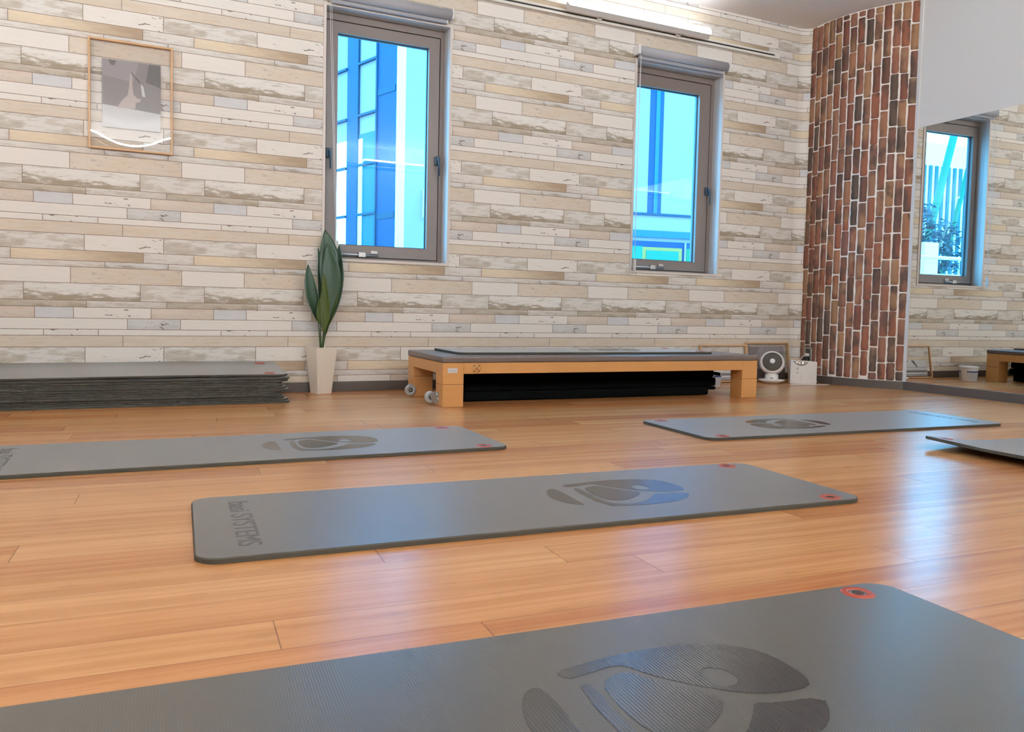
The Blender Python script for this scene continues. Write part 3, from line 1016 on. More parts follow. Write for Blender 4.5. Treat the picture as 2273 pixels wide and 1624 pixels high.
# stack of folded-out mats against the wall
ORD = ['topmost', 'second from the top', 'third from the top', 'fourth from the top', 'fifth from the top', 'sixth from the top',
       'sixth from the bottom', 'fifth from the bottom', 'fourth from the bottom', 'third from the bottom', 'second from the bottom', 'bottommost']
rs = random.Random(3)
DX = [.0, .012, .004, -.028, -.022, -.006, .010, -.034, -.030, -.016, .006, .012]   # right-hand ends, top to bottom
for k in range(12):
    lift = 12-1-k
    pitch_z = .0132
    slope = .0026*lift
    wob = rs.uniform(0, 6)
    if k == 0:
        zf = lambda u, v, s=slope: s*(v/.26+1)*.5 + .004 + .0035*math.sin(u*2.6+.4) + .010*max(0, (v-.1)/.16)**2
    else:
        zf = lambda u, v, s=slope: s*(v/.26+1)*.5
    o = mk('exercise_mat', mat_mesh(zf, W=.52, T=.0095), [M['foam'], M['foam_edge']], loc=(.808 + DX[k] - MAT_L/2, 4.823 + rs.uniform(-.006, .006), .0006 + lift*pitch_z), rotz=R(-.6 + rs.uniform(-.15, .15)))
    tag(o, 'grey exercise mat, %s of the stack beside the plant pot' % ORD[k], 'mat', 'exercise mats stacked against the wall')
    if k == 0:
        for v, du in ((.205, 0), (-.205, 0)):
            bm = NB()
            b_lathe(bm, [(.0165, -.006), (.0165, .0008), (.0195, .0024), (.0285, .0020), (.0322, .0004), (.0322, -.001)], 24)
            g = mk('grommet', bm, M['orange'], o, loc=(MAT_L/2-.098, v, 0.0095+zf(MAT_L/2-.098, v)+.0006))
            g.rotation_euler = (.09 if v > 0 else .04, 0, 0)
            tag(g, 'orange plastic grommet')

# ------------------------------------------------------------------ low wooden bench with vinyl cushion
def build_bench():
    ang = R(-1.65)
    t = thing('low_bench', 'low maple bench with brown vinyl cushion and small wheels against the back wall', 'bench', (1.561, 4.131, 0), ang)
    L, Wd, ZT, RH = 2.20, 0.665, .246, .062
    LW, LD = .124, .118
    e = .003
    # rails
    for nm, y0 in (('side_rail', 0.0), ('side_rail', Wd-.035)):
        bm = NB(); b_box(bm, (LW, y0, ZT-RH), (L-LW, y0+.035, ZT), bevel=e); sr = mk(nm, bm, M['maple'], t)
        if y0 == 0.0:
            bm = NB()
            Mx = Matrix.Translation((.200, -.0005, .214)) @ Matrix.Rotation(R(90), 4, 'X')
            b_lathe(bm, [(0, 0), (.027, 0), (.0275, -.002)], 32, 0, Mx)
            b_lathe(bm, [(.0275, -.001), (.0285, .0006), (.0295, -.001)], 32, 1, Mx)
            pl = mk('round_plug', bm, [M['maple'], birch('plug_ring', (160, 104, 54), (140, 88, 44))], sr)
            for dx, dz in ((0, 0), (.014, .0145), (-.014, .0145), (.014, -.0145), (-.014, -.0145)):
                rr = .0095 if dx == 0 else .0038
                bm = NB()
                b_lathe(bm, [(0, .0012), (rr*.8, .0012), (rr, 0)], 18, 0, Matrix.Translation((.200+dx, -.0008, .214+dz)) @ Matrix.Rotation(R(90), 4, 'X'))
                mk('bolt' if dx else 'plug_hole', bm, M['dark'] if dx else birch('plug_centre', (150, 98, 54), (128, 80, 40)), pl)
    for x0 in (0.0, L-.035):
        bm = NB(); b_box(bm, (x0, LD, ZT-RH), (x0+.035, Wd-LD, ZT), bevel=e); mk('end_rail', bm, M['maple'], t)
    bm = NB(); b_box(bm, (.03, .03, ZT-.02), (L-.03, Wd-.03, ZT-.001)); mk('deck_board', bm, M['maple'], t)
    for x0, y0 in ((0, 0), (L-LW, 0), (0, Wd-LD), (L-LW, Wd-LD)):
        bm = NB(); b_box(bm, (x0, y0, .126), (x0+LW, y0+LD, ZT), bevel=e)
        lg = mk('leg', bm, M['maple'], t)
        bm = NB(); b_box(bm, (x0, y0, 0.0), (x0+LW, y0+LD, .1252), bevel=e); mk('foot_block', bm, M['maple'], lg)
    # cushion
    bm = NB(); b_box(bm, (-.004, -.004, ZT+.001), (L+.004, Wd+.004, ZT+.037), bevel=.009, seg=3)
    mk('cushion', bm, M['vinyl'], t, smooth=False)
    # maker's plate
    bm = NB(); b_box(bm, (.028, -.0016, .190), (.086, .0005, .218), bevel=.0006); pl = mk('plate', bm, M['offwhite'], t)
    bm = NB()
    for k in range(2): b_box(bm, (.036, -.0022, .1985+k*.006), (.078, -.0015, .2005+k*.006))
    mk('plate_line', bm, M['label_grey'], pl)
    # wheels on the left end
    for yc, by in ((.150, .108), (.545, .575)):
        bm = NB()
        Mx = Matrix.Translation((-.020, yc, .042)) @ Matrix.Rotation(R(90), 4, 'X')
        b_lathe(bm, [(.010, -.013), (.028, -.013), (.0335, -.010), (.0345, -.004), (.0345, .004), (.0335, .010), (.028, .013), (.022, .011), (.010, .011), (.010, -.013)], 32, 0, Mx)
        wh = mk('wheel', bm, M['wheel'], t)
        bm = NB()
        b_lathe(bm, [(0, -.018), (.010, -.018), (.012, -.013), (.012, .013), (.010, .016), (0, .016)], 20, 0, Mx)
        b_lathe(bm, [(0, .0205), (.0045, .020), (.006, .016)], 16, 1, Mx)
        mk('axle', bm, [M['dark'], M['steel']], wh)
        bm = NB()
        pts = [(-.026, .052), (-.020, .030), (.0, .008), (.030, .008), (.030, .080), (.0, .080)] if yc < .3 else [(-.030, .008), (.046, .008), (.046, .078), (-.030, .078)]
        Mp = Matrix(((1, 0, 0, 0), (0, 0, 1, 0), (0, 1, 0, 0), (0, 0, 0, 1)))
        b_prism(bm, pts, by, by+.003, 0, Mp) if False else b_prism(bm, [(x, z) for x, z in pts], 0, .003, 0, Matrix.Translation((0, by+(.018 if yc < .3 else -.012), 0)) @ Mp)
        b_box(bm, (-.0025, min(yc, by)-.05 if yc < .3 else by-.01, .012), (0.0, by+.02 if yc < .3 else by+.05, .076))
        mk('wheel_bracket', bm, M['steel'], wh)
        for dz in ((.040, .062), (.030, .042))[0 if yc < .3 else 1][:2]:
            bm = NB(); b_lathe(bm, [(0, .006), (.0045, .005), (.0055, 0)], 12, 0, Matrix.Translation((-.0025, (.065 if dz < .05 else .090) if yc < .3 else .60, dz)) @ Matrix.Rotation(R(-90), 4, 'Y'))
            mk('screw', bm, M['steel'], wh)
    # grey inner plate on rear leg
    bm = NB(); b_box(bm, (LW, Wd-LD+.01, .03), (LW+.004, Wd-.02, .18)); mk('inner_plate', bm, M['panel_grey'], t)
    # knob at the far end
    bm = NB(); b_lathe(bm, [(0, .014), (.008, .012), (.010, .006), (.006, 0)], 16, 0, Matrix.Translation((L, .29, .222)) @ Matrix.Rotation(R(90), 4, 'Y'))
    mk('knob', bm, M['steel'], t)
    return t
build_bench()

# mat on the bench
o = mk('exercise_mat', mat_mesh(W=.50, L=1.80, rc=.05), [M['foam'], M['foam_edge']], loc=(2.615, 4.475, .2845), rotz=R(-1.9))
tag(o, 'grey exercise mat lying on top of the brown cushion of the low bench', 'mat')
for v in (-.205, .205):
    bm = NB(); b_lathe(bm, [(.0165, -.006), (.0165, .0008), (.0195, .0024), (.0285, .0020), (.0322, .0004), (.0322, -.001)], 24)
    tag(mk('grommet', bm, M['orange'], o, loc=(.9-.085, v, MAT_T+.0004)), 'orange plastic grommet')
e2 = bpy.data.objects.new('emblem', EMBLEM_ME); COL.objects.link(e2); e2.parent = o; e2.location = (.93, .015, MAT_T+.0004); e2.scale = (1, .86, 1)
tag(e2, 'darker smooth pressed emblem')

# black padded boards stored under the bench
for k, (z0, z1, xr, lb) in enumerate(((.002, .060, 1.80, 'bottommost'), (.0615, .118, 1.86, 'middle one'), (.1195, .172, 1.84, 'topmost'))):
    t = thing('padded_board', 'black padded board under the low bench, %s of three' % lb, 'padded board', (1.735, 4.30, z0), R(-1.65), 'black padded boards under the bench')
    bm = NB(); b_box(bm, (.03, .03, 0), (xr, .40, z1-z0), bevel=.012, seg=3); mk('pad', bm, M['black'], t)
    bm = NB()
    if k == 2:
        b_box(bm, (xr-.02, .05, .014), (xr+.075, .30, .036), bevel=.008, M=Matrix.Translation((xr, 0, .03)) @ Matrix.Rotation(R(9), 4, 'Y') @ Matrix.Translation((-xr, 0, -.026)))
    elif k == 1:
        b_box(bm, (xr-.02, .06, .012), (xr+.010, .28, .036), bevel=.008)
    else:
        b_box(bm, (xr-.02, .05, .032), (xr+.075, .30, .054), bevel=.008)
    mk('strap', bm, M['black'], t)

# ------------------------------------------------------------------ potted plant
def build_plant():
    a = R(17.6)
    fx, fy = 1.037, 4.972       # front corner of the pot rim
    s = .145
    cxp = fx + s/2*math.cos(a) - s/2*math.sin(a)
    cyp = fy + s/2*math.sin(a) + s/2*math.cos(a) - .045
    t = thing('potted_plant', 'tall dark leafy plant in a square tapered cream pot under the first window', 'plant', (cxp, cyp, 0))
    H = .288
    bm = NB()
    def sq(half, z, r=.006):
        out = []
        for qx, qy in ((1, 1), (-1, 1), (-1, -1), (1, -1)):
            for k in range(3):
                b = math.atan2(qy, qx) + (k-1)*R(40)
                p = Vector((qx*(half-r) + r*math.cos(b), qy*(half-r) + r*math.sin(b), z))
                out.append(Matrix.Rotation(a, 4, 'Z') @ p)
        return [bm.verts.new(p) for p in out]
    rings = [sq(.049, 0.0), sq(.0725, H), sq(.066, H), sq(.064, H-.03)]
    bm.faces.new(list(reversed(rings[0])))
    for q, p in zip(rings, rings[1:]):
        n = len(q)
        for k in range(n): bm.faces.new((q[k], q[(k+1) % n], p[(k+1) % n], p[k]))
    mk('pot', bm, M['pot'], t)
    bm = NB()
    vs = [bm.verts.new(Matrix.Rotation(a, 4, 'Z') @ Vector((x*.064, y*.064, H-.028 + random.uniform(0, .006)))) for x, y in ((1, 1), (-1, 1), (-1, -1), (1, -1))]
    c = bm.verts.new((0, 0, H-.016))
    for k in range(4): bm.faces.new((vs[k], vs[(k+1) % 4], c))
    mk('soil', bm, M['soil'], t)
    # leaves: stalk base, blade start, tip, width, bow, facing
    base = Vector((0, 0, H-.02))
    LE = [  # (blade start xyz, mid, tip, max width, fold, twist)
        ((.030, .012, .50), (.052, .020, .76), (.022, .030, 1.020), .135, .25, 8, .55),
        ((.025, -.012, .44), (.055, -.020, .68), (.028, -.012, .935), .118, .30, -12, .55),
        ((.030, .0, .40), (.092, .006, .64), (.108, .012, .925), .085, .55, -38, .60),
        ((-.022, -.006, .445), (-.068, -.012, .60), (-.088, -.002, .800), .082, .35, 20, .50),
        ((-.006, .010, .42), (-.004, .016, .64), (-.022, .026, .905), .060, .5, 40, .50),
        ((.006, -.022, .38), (.018, -.034, .54), (.004, -.040, .745), .066, .5, -30, .55),
        ((-.010, -.016, .43), (-.018, -.026, .50), (-.020, -.020, .590), .042, .4, 10, .5),
        ((.022, -.010, .36), (.060, -.016, .52), (.105, -.004, .745), .060, .55, -52, .6),
    ]
    for (st, mi, tp, wd, fold, tw, pk) in LE:
        st, mi, tp = Vector(st), Vector(mi), Vector(tp)
        p0 = base + Vector((st.x*.25, st.y*.25, 0))
        bm = NB()
        pts = [p0.lerp(st, f) + Vector((0, 0, 0)) for f in (0, .35, .7, 1)]
        b_tube(bm, pts, [.0042, .0038, .0034, .003], 8)
        stem = mk('stalk', bm, M['stem'], t)
        bm = NB()
        n = 14
        rows = []
        for k in range(n+1):
            f = k/n
            c = (1-f)**2*st + 2*f*(1-f)*(mi*2 - (st+tp)*.5) + f*f*tp
            tg = (2*(1-f)*((mi*2-(st+tp)*.5)-st) + 2*f*(tp-(mi*2-(st+tp)*.5))).normalized()
            # lance outline
            g = f/pk*.5 if f < pk else .5 + (f-pk)/(1-pk)*.5
            wv = wd*.5*max(math.sin(math.pi*g), 0)**.8 + .002
            az = R(tw) + .25*math.sin(f*4 + tw)
            side = Vector((math.cos(az), math.sin(az), 0))
            side = (side - tg*side.dot(tg)).normalized()
            nr = side.cross(tg).normalized()
            row = []
            for j in (-1, -.6, -.25, 0, .25, .6, 1):
                rip = .0022*math.sin(f*19 + j*5 + tw)
                row.append(bm.verts.new(c + side*(wv*j*(1-.12*fold)) + nr*(fold*wv*abs(j)**1.4*.75 + rip*abs(j))))
            rows.append(row)
        for q, p in zip(rows, rows[1:]):
            for j in range(6):
                fc = bm.faces.new((q[j], q[j+1], p[j+1], p[j])); fc.smooth = True
        lf = mk('leaf', bm, M['leaf_olive' if tp.z < .80 else 'leaf'], t)
        sol = lf.modifiers.new('thickness', 'SOLIDIFY'); sol.thickness = .0012
    return t
build_plant()

# ------------------------------------------------------------------ framed prints
def build_picture(name, label, w, h, art, loc, rot, bow=0.0, group=None):
    """origin at bottom centre, front towards -y"""
    t = thing(name, label, 'picture', loc)
    t.rotation_euler = rot
    if group: t['group'] = group
    fw, fd = .011, .020
    bm = NB()
    for lo, hi in (((-w/2, -fd, 0), (-w/2+fw, 0, h)), ((w/2-fw, -fd, 0), (w/2, 0, h)), ((-w/2+fw, -fd, 0), (w/2-fw, 0, fw)), ((-w/2+fw, -fd, h-fw), (w/2-fw, 0, h))):
        b_box(bm, lo, hi, bevel=.001)
    mk('frame', bm, M['frame_wood'], t)
    # clear sheet, very slightly bowed
    bm = NB()
    nx, nz = 12, 16
    g = []
    for j in range(nz+1):
        for i in range(nx+1):
            x = -w/2+fw*.8 + (w-1.6*fw)*i/nx; z = fw*.8 + (h-1.6*fw)*j/nz
            yb = -fd*.55 - bow*(1-(2*x/w)**2)*math.sin(math.pi*z/h)
            g.append(bm.verts.new((x, yb, z)))
    for j in range(nz):
        for i in range(nx):
            k = j*(nx+1)+i
            f = bm.faces.new((g[k], g[k+1], g[k+nx+2], g[k+nx+1])); f.smooth = True
    mk('clear_sheet', bm, M['acrylic'], t)
    art(t, w, h, -fd*.30)
    return t

def sheet(bm, pts, y, mat=0):
    f = bm.faces.new([bm.verts.new((x, y, z)) for x, z in pts]); f.material_index = mat

def art_reach(t, w, h, y):
    x0, x1, z0, z1 = -.147, .152, .125, .502
    def P(u, v): return (x0 + (x1-x0)*u, z0 + (z1-z0)*v)
    bm = NB()
    b_box(bm, (x0, y, z0), (x1, y+.0015, z1))
    pr = mk('print', bm, M['print_grey'], t)
    bm = NB(); sheet(bm, [P(0, 0), P(1, 0), P(1, .27), P(0, .33)], y-.0006); mk('print_floor', bm, M['print_white'], pr)
    bm = NB()
    sheet(bm, [P(0, .76), P(.52, .70), P(.62, .98), P(0, 1)], y-.0006)
    mk('print_ceiling', bm, M['print_mid'], pr)
    bm = NB()
    sheet(bm, [P(.74, .72), P(1, .66), P(1, 1), P(.80, 1)], y-.0006); mk('print_beam', bm, M['print_dark'], pr)
    bm = NB(); sheet(bm, [P(.48, .835), P(.49, .85), P(.66, .71), P(.63, .69)], y-.0018); mk('print_stick', bm, M['print_dark'], pr)
    bm = NB(); sheet(bm, [P(.10, .99), P(.24, .985), P(.20, .91), P(.14, .92)], y-.0012); mk('print_patch', bm, M['print_dark'], pr)
    # bending figure with one raised arm, all as printed shapes
    bm = NB()
    pts = [P(.25, .30), P(.33, .41), P(.43, .50), P(.455, .62), P(.475, .84), P(.50, .84), P(.51, .66), P(.53, .52), P(.60, .46), P(.66, .47), P(.64, .42), P(.57, .40), P(.56, .31)]
    sheet(bm, pts, y-.0012)
    mk('print_figure', bm, M['print_pale'], pr)
    bm = NB(); sheet(bm, [P(.655, .685), P(.70, .655), P(.735, .50), P(.68, .505)], y-.0018); mk('print_window', bm, M['print_white'], pr)

def art_steps(t, w, h, y):
    x0, x1, z0, z1 = -w/2+.05, w/2-.05, .02, h*.55
    def P(u, v): return (x0 + (x1-x0)*u, z0 + (z1-z0)*v)
    bm = NB(); b_box(bm, (x0, y, z0), (x1, y+.0015, z1)); pr = mk('print', bm, M['print_white'], t)
    bm = NB()
    for v0, v1 in ((.02, .12), (.22, .38), (.52, .56)): sheet(bm, [P(0, v0), P(1, v0+.02), P(1, v1), P(0, v1)], y-.0006)
    mk('print_bands', bm, M['print_mid'], pr)
    bm = NB()
    sheet(bm, [P(.30, .56), P(.34, .56), P(.52, .98), P(.42, .98)], y-.0012)
    sheet(bm, [P(.70, .56), P(.74, .56), P(.64, .98), P(.60, .98)], y-.0012)
    sheet(bm, [P(.05, .24), P(.95, .22), P(.95, .30), P(.05, .32)], y-.0012)
    mk('print_legs', bm, M['print_dark'], pr)

def art_dark(t, w, h, y):
    x0, x1, z0, z1 = -w/2+.045, w/2-.045, .02, h*.90
    def P(u, v): return (x0 + (x1-x0)*u, z0 + (z1-z0)*v)
    bm = NB(); b_box(bm, (x0, y, z0), (x1, y+.0015, z1)); pr = mk('print', bm, M['print_mid'], t)
    bm = NB()
    sheet(bm, [P(0, 0), P(1, 0), P(1, .32), P(0, .30)], y-.0006)
    sheet(bm, [P(.52, .72), P(.56, .72), P(.57, .80)], y-.0012)
    mk('print_floor', bm, M['print_dark'], pr)
    bm = NB(); sheet(bm, [P(.02, .55), P(.30, .98), P(.02, .98)], y-.0006); mk('print_corner', bm, M['print_grey'], pr); bm = NB(); sheet(bm, [P(.70, .35), P(.96, .33), P(.96, .86), P(.72, .80)], y-.0006)
    mk('print_wall', bm, M['print_grey'], pr)

build_picture('framed_print', 'oak framed clear picture hung on the papered wall, grey print of a bending figure', .432, .608, art_reach, (.015, YB-.003, 1.397), (0, 0, 0), -.0028)
lean = R(-10)
build_picture('framed_print', 'oak framed print leaning on the wall behind the white tub and bench end', .475, .300, art_steps, (4.325, YB-.064, .002), (lean, 0, 0), 0, 'framed prints leaning at floor level')
build_picture('framed_print', 'oak framed print leaning on the wall behind the round fan', .462, .318, art_dark, (4.790, YB-.048, .002), (R(-7), 0, 0), 0, 'framed prints leaning at floor level')

# ------------------------------------------------------------------ white tub
def build_tub():
    t = thing('plastic_tub', 'white lidded plastic tub behind the far bench leg, blue and grey label', 'tub', (3.955, 4.765, 0))
    bm = NB(); b_lathe(bm, [(0, .0), (.068, .0), (.070, .004), (.076, .118), (.076, .122)], 40); mk('body', bm, M['white'], t)
    bm = NB(); b_lathe(bm, [(.0805, .112), (.0815, .114), (.0815, .128), (.079, .131), (.070, .130), (0, .129)], 40); mk('lid', bm, M['white'], t)
    def wrap(a0, a1, z0, z1, off, name, mat, par):
        b = NB(); n = 14; rows = []
        for k in range(n+1):
            a = a0 + (a1-a0)*k/n
            rr = lambda z: .070 + .006*z/.118 + off
            rows.append([b.verts.new((rr(z)*math.cos(a), rr(z)*math.sin(a), z)) for z in (z0, z1)])
        for q, p in zip(rows, rows[1:]): b.faces.new((q[0], p[0], p[1], q[1])).smooth = True
        return mk(name, b, mat, par)
    for a0 in (R(-118), R(10)):
        lb = wrap(a0, a0+R(92), .012, .092, .0006, 'label_sheet', M['offwhite'], t)
        wrap(a0+R(2), a0+R(90), .078, .090, .0010, 'blue_band', M['label_blue'], lb)
        for z in (.068, .056, .046, .036, .024):
            wrap(a0+R(6), a0+R(70), z, z+.004, .0010, 'print_line', M['label_grey'], lb)
build_tub()

# ------------------------------------------------------------------ circulator fan
def build_fan():
    t = thing('circulator_fan', 'small white ball shaped fan with dark round grille beside the bench foot', 'fan', (4.678, 4.895, 0), R(-42))
    bm = NB(); b_lathe(bm, [(0, 0), (.055, 0), (.066, .006), (.100, .022), (.104, .028), (.102, .031), (.060, .034), (0, .035)], 40); mk('base', bm, M['white'], t)
    bm = NB()
    prof = [(.052, .030), (.052, .052), (.050, .075), (.046, .082)]
    b_lathe(bm, prof, 32)
    nk = mk('neck', bm, M['white'], t)
    bm = NB(); b_box(bm, (-.010, -.0545, .042), (.010, -.050, .048), bevel=.001); mk('button', bm, M['dark'], nk)
    Mh = Matrix.Translation((0, 0, .162)) @ Matrix.Rotation(R(90-18), 4, 'X')
    bm = NB()
    b_lathe(bm, [(0, -.088), (.04, -.084), (.070, -.066), (.090, -.032), (.0965, 0), (.094, .026), (.086, .044), (.078, .048), (.0765, .042)], 44, 0, Mh)
    hd = mk('head', bm, M['white'], t)
    bm = NB()
    b_lathe(bm, [(.0775, .041), (.060, .052), (.036, .060), (.020, .062)], 44, 0, Mh)
    gr = mk('grille', bm, M['grille'], t)
    bm = NB()
    for k in range(36):
        a = k*2*math.pi/36
        pts = []
        for r, z in ((.0765, .043), (.060, .0545), (.036, .0625), (.020, .0645)):
            aa = a + (0.0765-r)*9
            pts.append(Mh @ Vector((r*math.cos(aa), r*math.sin(aa), z)))
        b_tube(bm, pts, .0011, 5)
    mk('grille_ribs', bm, M['grille'], gr)
    bm = NB(); b_lathe(bm, [(.021, .060), (.0205, .068), (.016, .0705), (0, .0708)], 32, 0, Mh); mk('hub', bm, M['white'], gr)
    for s in (-1, 1):
        bm = NB(); b_box(bm, (s*.044-.007, -.050, .078), (s*.044+.007, -.038, .086), bevel=.002)
        mk('hinge_pin', bm, M['dark'], nk)
build_fan()

# ------------------------------------------------------------------ air purifier
def build_purifier():
    t = thing('air_purifier', 'white box shaped air purifier with amber lit panel in front of the brick corner', 'air purifier', (4.900, 4.775, 0), R(-33))
    w, h, d = .205, .186, .075
    # bowed front outline (x along width, y depth)
    out = []
    n = 14
    bow = lambda x: -.018*(1-(2*x/w)**2)
    for k in range(n+1):
        x = -w/2 + w*k/n
        out.append((x, bow(x)))
    out += [(w/2, d), (-w/2, d)]
    bm = NB(); b_prism(bm, out, .004, h)
    for v in bm.verts:
        if v.co.z > h-.001 and v.co.y > -.03: v.co.z += .012*(v.co.x/w) * -1
    bd = mk('housing', bm, M['white'], t)
    bm = NB(); b_prism(bm, [(x*.97, y*.97+.001) for x, y in out], 0, .004); mk('foot', bm, M['offwhite'], t)
    # lens shaped control panel
    def front(pts, off):
        b = NB()
        vs = [b.verts.new((x, bow(x)-off, z)) for x, z in pts]
        b.faces.new(vs)
        return b
    def lens(x0, x1, zt, dip, n=16):
        top = [(x0 + (x1-x0)*k/n, zt - .012*((x0 + (x1-x0)*k/n)/w)) for k in range(n+1)]
        low = [(x1 - (x1-x0)*k/n, zt - .012*((x1-(x1-x0)*k/n)/w) - dip*(1-(1-2*k/n)**2)) for k in range(1, n)]
        return top + low
    def strip(pts_fn, x0, x1, off, name, mat, par, n=16):
        b = NB(); rows = []
        for k in range(n+1):
            x = x0 + (x1-x0)*k/n
            za, zb = pts_fn(x)
            rows.append([b.verts.new((x, bow(x)-off, za)), b.verts.new((x, bow(x)-off, zb))])
        for q, p in zip(rows, rows[1:]):
            b.faces.new((q[0], p[0], p[1], q[1]))
        return mk(name, b, mat, par)
    zt = lambda x: h - .006 - .012*(x/w)
    x0, x1 = -.094, .040
    f1 = lambda x: (zt(x) - .046*max(0, 1-((x-(x0+x1)/2)/((x1-x0)/2))**2)**.8, zt(x)+.003)
    strip(f1, x0, x1, .0006, 'panel_rim', M['white'], t)
    x0b, x1b = x0+.007, x1-.008
    f2 = lambda x: (zt(x) - .037*max(0, 1-((x-(x0b+x1b)/2)/((x1b-x0b)/2))**2)**.8, zt(x)-.001)
    pn = strip(f2, x0b, x1b, .0012, 'control_panel', M['panel_grey'], t)
    for x, dz, r in ((-.058, -.010, .0038), (-.046, -.007, .0022), (-.036, -.014, .003), (-.012, -.010, .0055)):
        b = NB(); b_lathe(b, [(0, .0016), (r, .001), (r, 0)], 12, 0, Matrix.Translation((x, bow(x)-.0014, zt(x)+dz)) @ Matrix.Rotation(R(90), 4, 'X'))
        tag(mk('indicator', b, M['led'], pn), 'glowing amber indicator')
    # printed marks and dot grilles
    b = NB()
    def dot(x, z, r): b_lathe(b, [(0, .0006), (r, .0004), (r, 0)], 10, 0, Matrix.Translation((x, bow(x)-.0004, z)) @ Matrix.Rotation(R(90), 4, 'X'))
    dot(-.050, .128, .0042); dot(-.050, .088, .0042); dot(-.050, .106, .0022)
    for k in range(6): dot(-.060+k*.004, .119, .0016)
    mk('printed_mark', b, M['dark'], t)
    for gx, nx in ((-.028, 3), (.030, 5)):
        b = NB()
        for i in range(nx):
            for j in range(7):
                if (i+j) % 2 == 0: dot(gx+i*.0085, .036+j*.0075, .0017)
        mk('vent_dots', b, M['panel_grey'], t)
    b = NB(); b_box(b, (w/2-.002, .01, .012), (w/2+.006, .03, .030), bevel=.003); mk('side_foot', b, M['white'], t)
build_purifier()

# outlet on the bricks, plug and cords
def build_outlet():
    s = .105
    p = arc_pt(s, .013, .225)
    a = ARC_A + s/ARC_R
    t = thing('wall_outlet', 'pale metal wall outlet on the brick corner above the air purifier', 'outlet', p, a)
    # local: x along wall, -y into the room
    bm = NB()
    ring(bm, -.040, .040, -.062, .062, .012, -.014, .0)
    mk('cover_frame', bm, M['panel_grey'], t)
    bm = NB(); b_box(bm, (-.029, -.003, -.051), (.029, .001, .051)); mk('socket_face', bm, M['grille'], t)
    bm = NB(); b_box(bm, (-.013, -.034, -.012), (.013, -.003, .012), bevel=.003); tag(mk('plug', bm, M['white'], t), 'white power plug')
    bm = NB(); b_box(bm, (-.024, -.040, -.047), (.024, -.003, -.020), bevel=.006); tag(mk('adapter', bm, M['dark'], t), 'black power adapter')
build_outlet()
p = arc_pt(.105, .045, .222)
bm = NB()
q0 = Vector(p)
pts = [q0 + Vector((-.004, -.002, .0)), q0 + Vector((-.035, .000, -.01)), q0 + Vector((-.062, .004, -.045)), q0 + Vector((-.066, .006, -.12)), q0 + Vector((-.060, .008, -.2175))]
b_tube(bm, pts, .0028, 8)
tag(mk('power_cord', bm, M['white']), 'short white power cord hanging from the brick wall outlet', 'cord')
bm = NB()
b_tube(bm, [(4.72, 4.735, .0035), (4.78, 4.715, .0035), (4.84, 4.70, .0035), (4.93, 4.66, .0035), (5.02, 4.64, .0035), (5.06, 4.66, .0035)], .003, 8)
tag(mk('power_cord', bm, M['white']), 'white power cord on the floor running from the fan past the air purifier', 'cord')

# ------------------------------------------------------------------ outside
OUT = dict(
    pale=plain('tower_panel', (143, 112, 126), 0.6, spec=0.1, scale=.6, var=.04),
    blue=plain('tower_glass', (14, 50, 80), 0.5, spec=0.1, scale=.8, var=.15),
    mid=plain('tower_glass_pale', (30, 78, 88), 0.5, spec=0.1, scale=.8, var=.1),
    line=plain('tower_line', (8, 50, 66), 0.5, spec=0.1, scale=2),
    bright=plain('polished_cladding', (236, 238, 240), 0.08, 0.95, scale=1.5, var=.03),
    white=plain('white_render', (236, 232, 228), 0.8, scale=.5, var=.03),
    ground=plain('pale_paving', (150, 150, 148), 0.9, scale=1, var=.08),
    green=plain('shop_green', (26, 100, 66), 0.6, spec=0.1, scale=3),
    yellow=plain('shop_yellow', (150, 106, 54), 0.6, spec=0.1, scale=3),
    teal=plain('shop_teal', (26, 100, 78), 0.6, spec=0.1, scale=3),
    tree=plain('tree_leaf', (36, 68, 76), 0.6, spec=0.1, scale=8, var=.25),
    bark=plain('tree_bark', (88, 80, 70), 0.9, scale=12, var=.2),
)
bm = NB(); b_box(bm, (-60, YB+.25, -.6), (60, 90, -.4)); struct('ground_outside', bm, OUT['ground'], 'pale paving outside the windows', 'ground')

P0 = Vector((4.009, 12.5, 0))
D1 = Vector((-.28, .96, 0)); D2 = Vector((math.cos(R(-9.6)), math.sin(R(-9.6)), 0))
def fac_box(bm, D, s0, s1, z0, z1, out, depth=.3, mat=0):
    n = Vector((D.y, -D.x, 0)) if D is D2 else Vector((-D.y, D.x, 0))     # towards the viewer
    if D is D2: n = Vector((D.y, -D.x, 0))
    q = [P0 + D*s0 + n*out, P0 + D*s1 + n*out, P0 + D*s1 - n*depth, P0 + D*s0 - n*depth]
    lo = [bm.verts.new(p + Vector((0, 0, z0))) for p in q]; hi = [bm.verts.new(p + Vector((0, 0, z1))) for p in q]
    for k in range(4): bm.faces.new((lo[k], lo[(k+1) % 4], hi[(k+1) % 4], hi[k])).material_index = mat
    bm.faces.new(hi).material_index = mat; bm.faces.new(list(reversed(lo))).material_index = mat

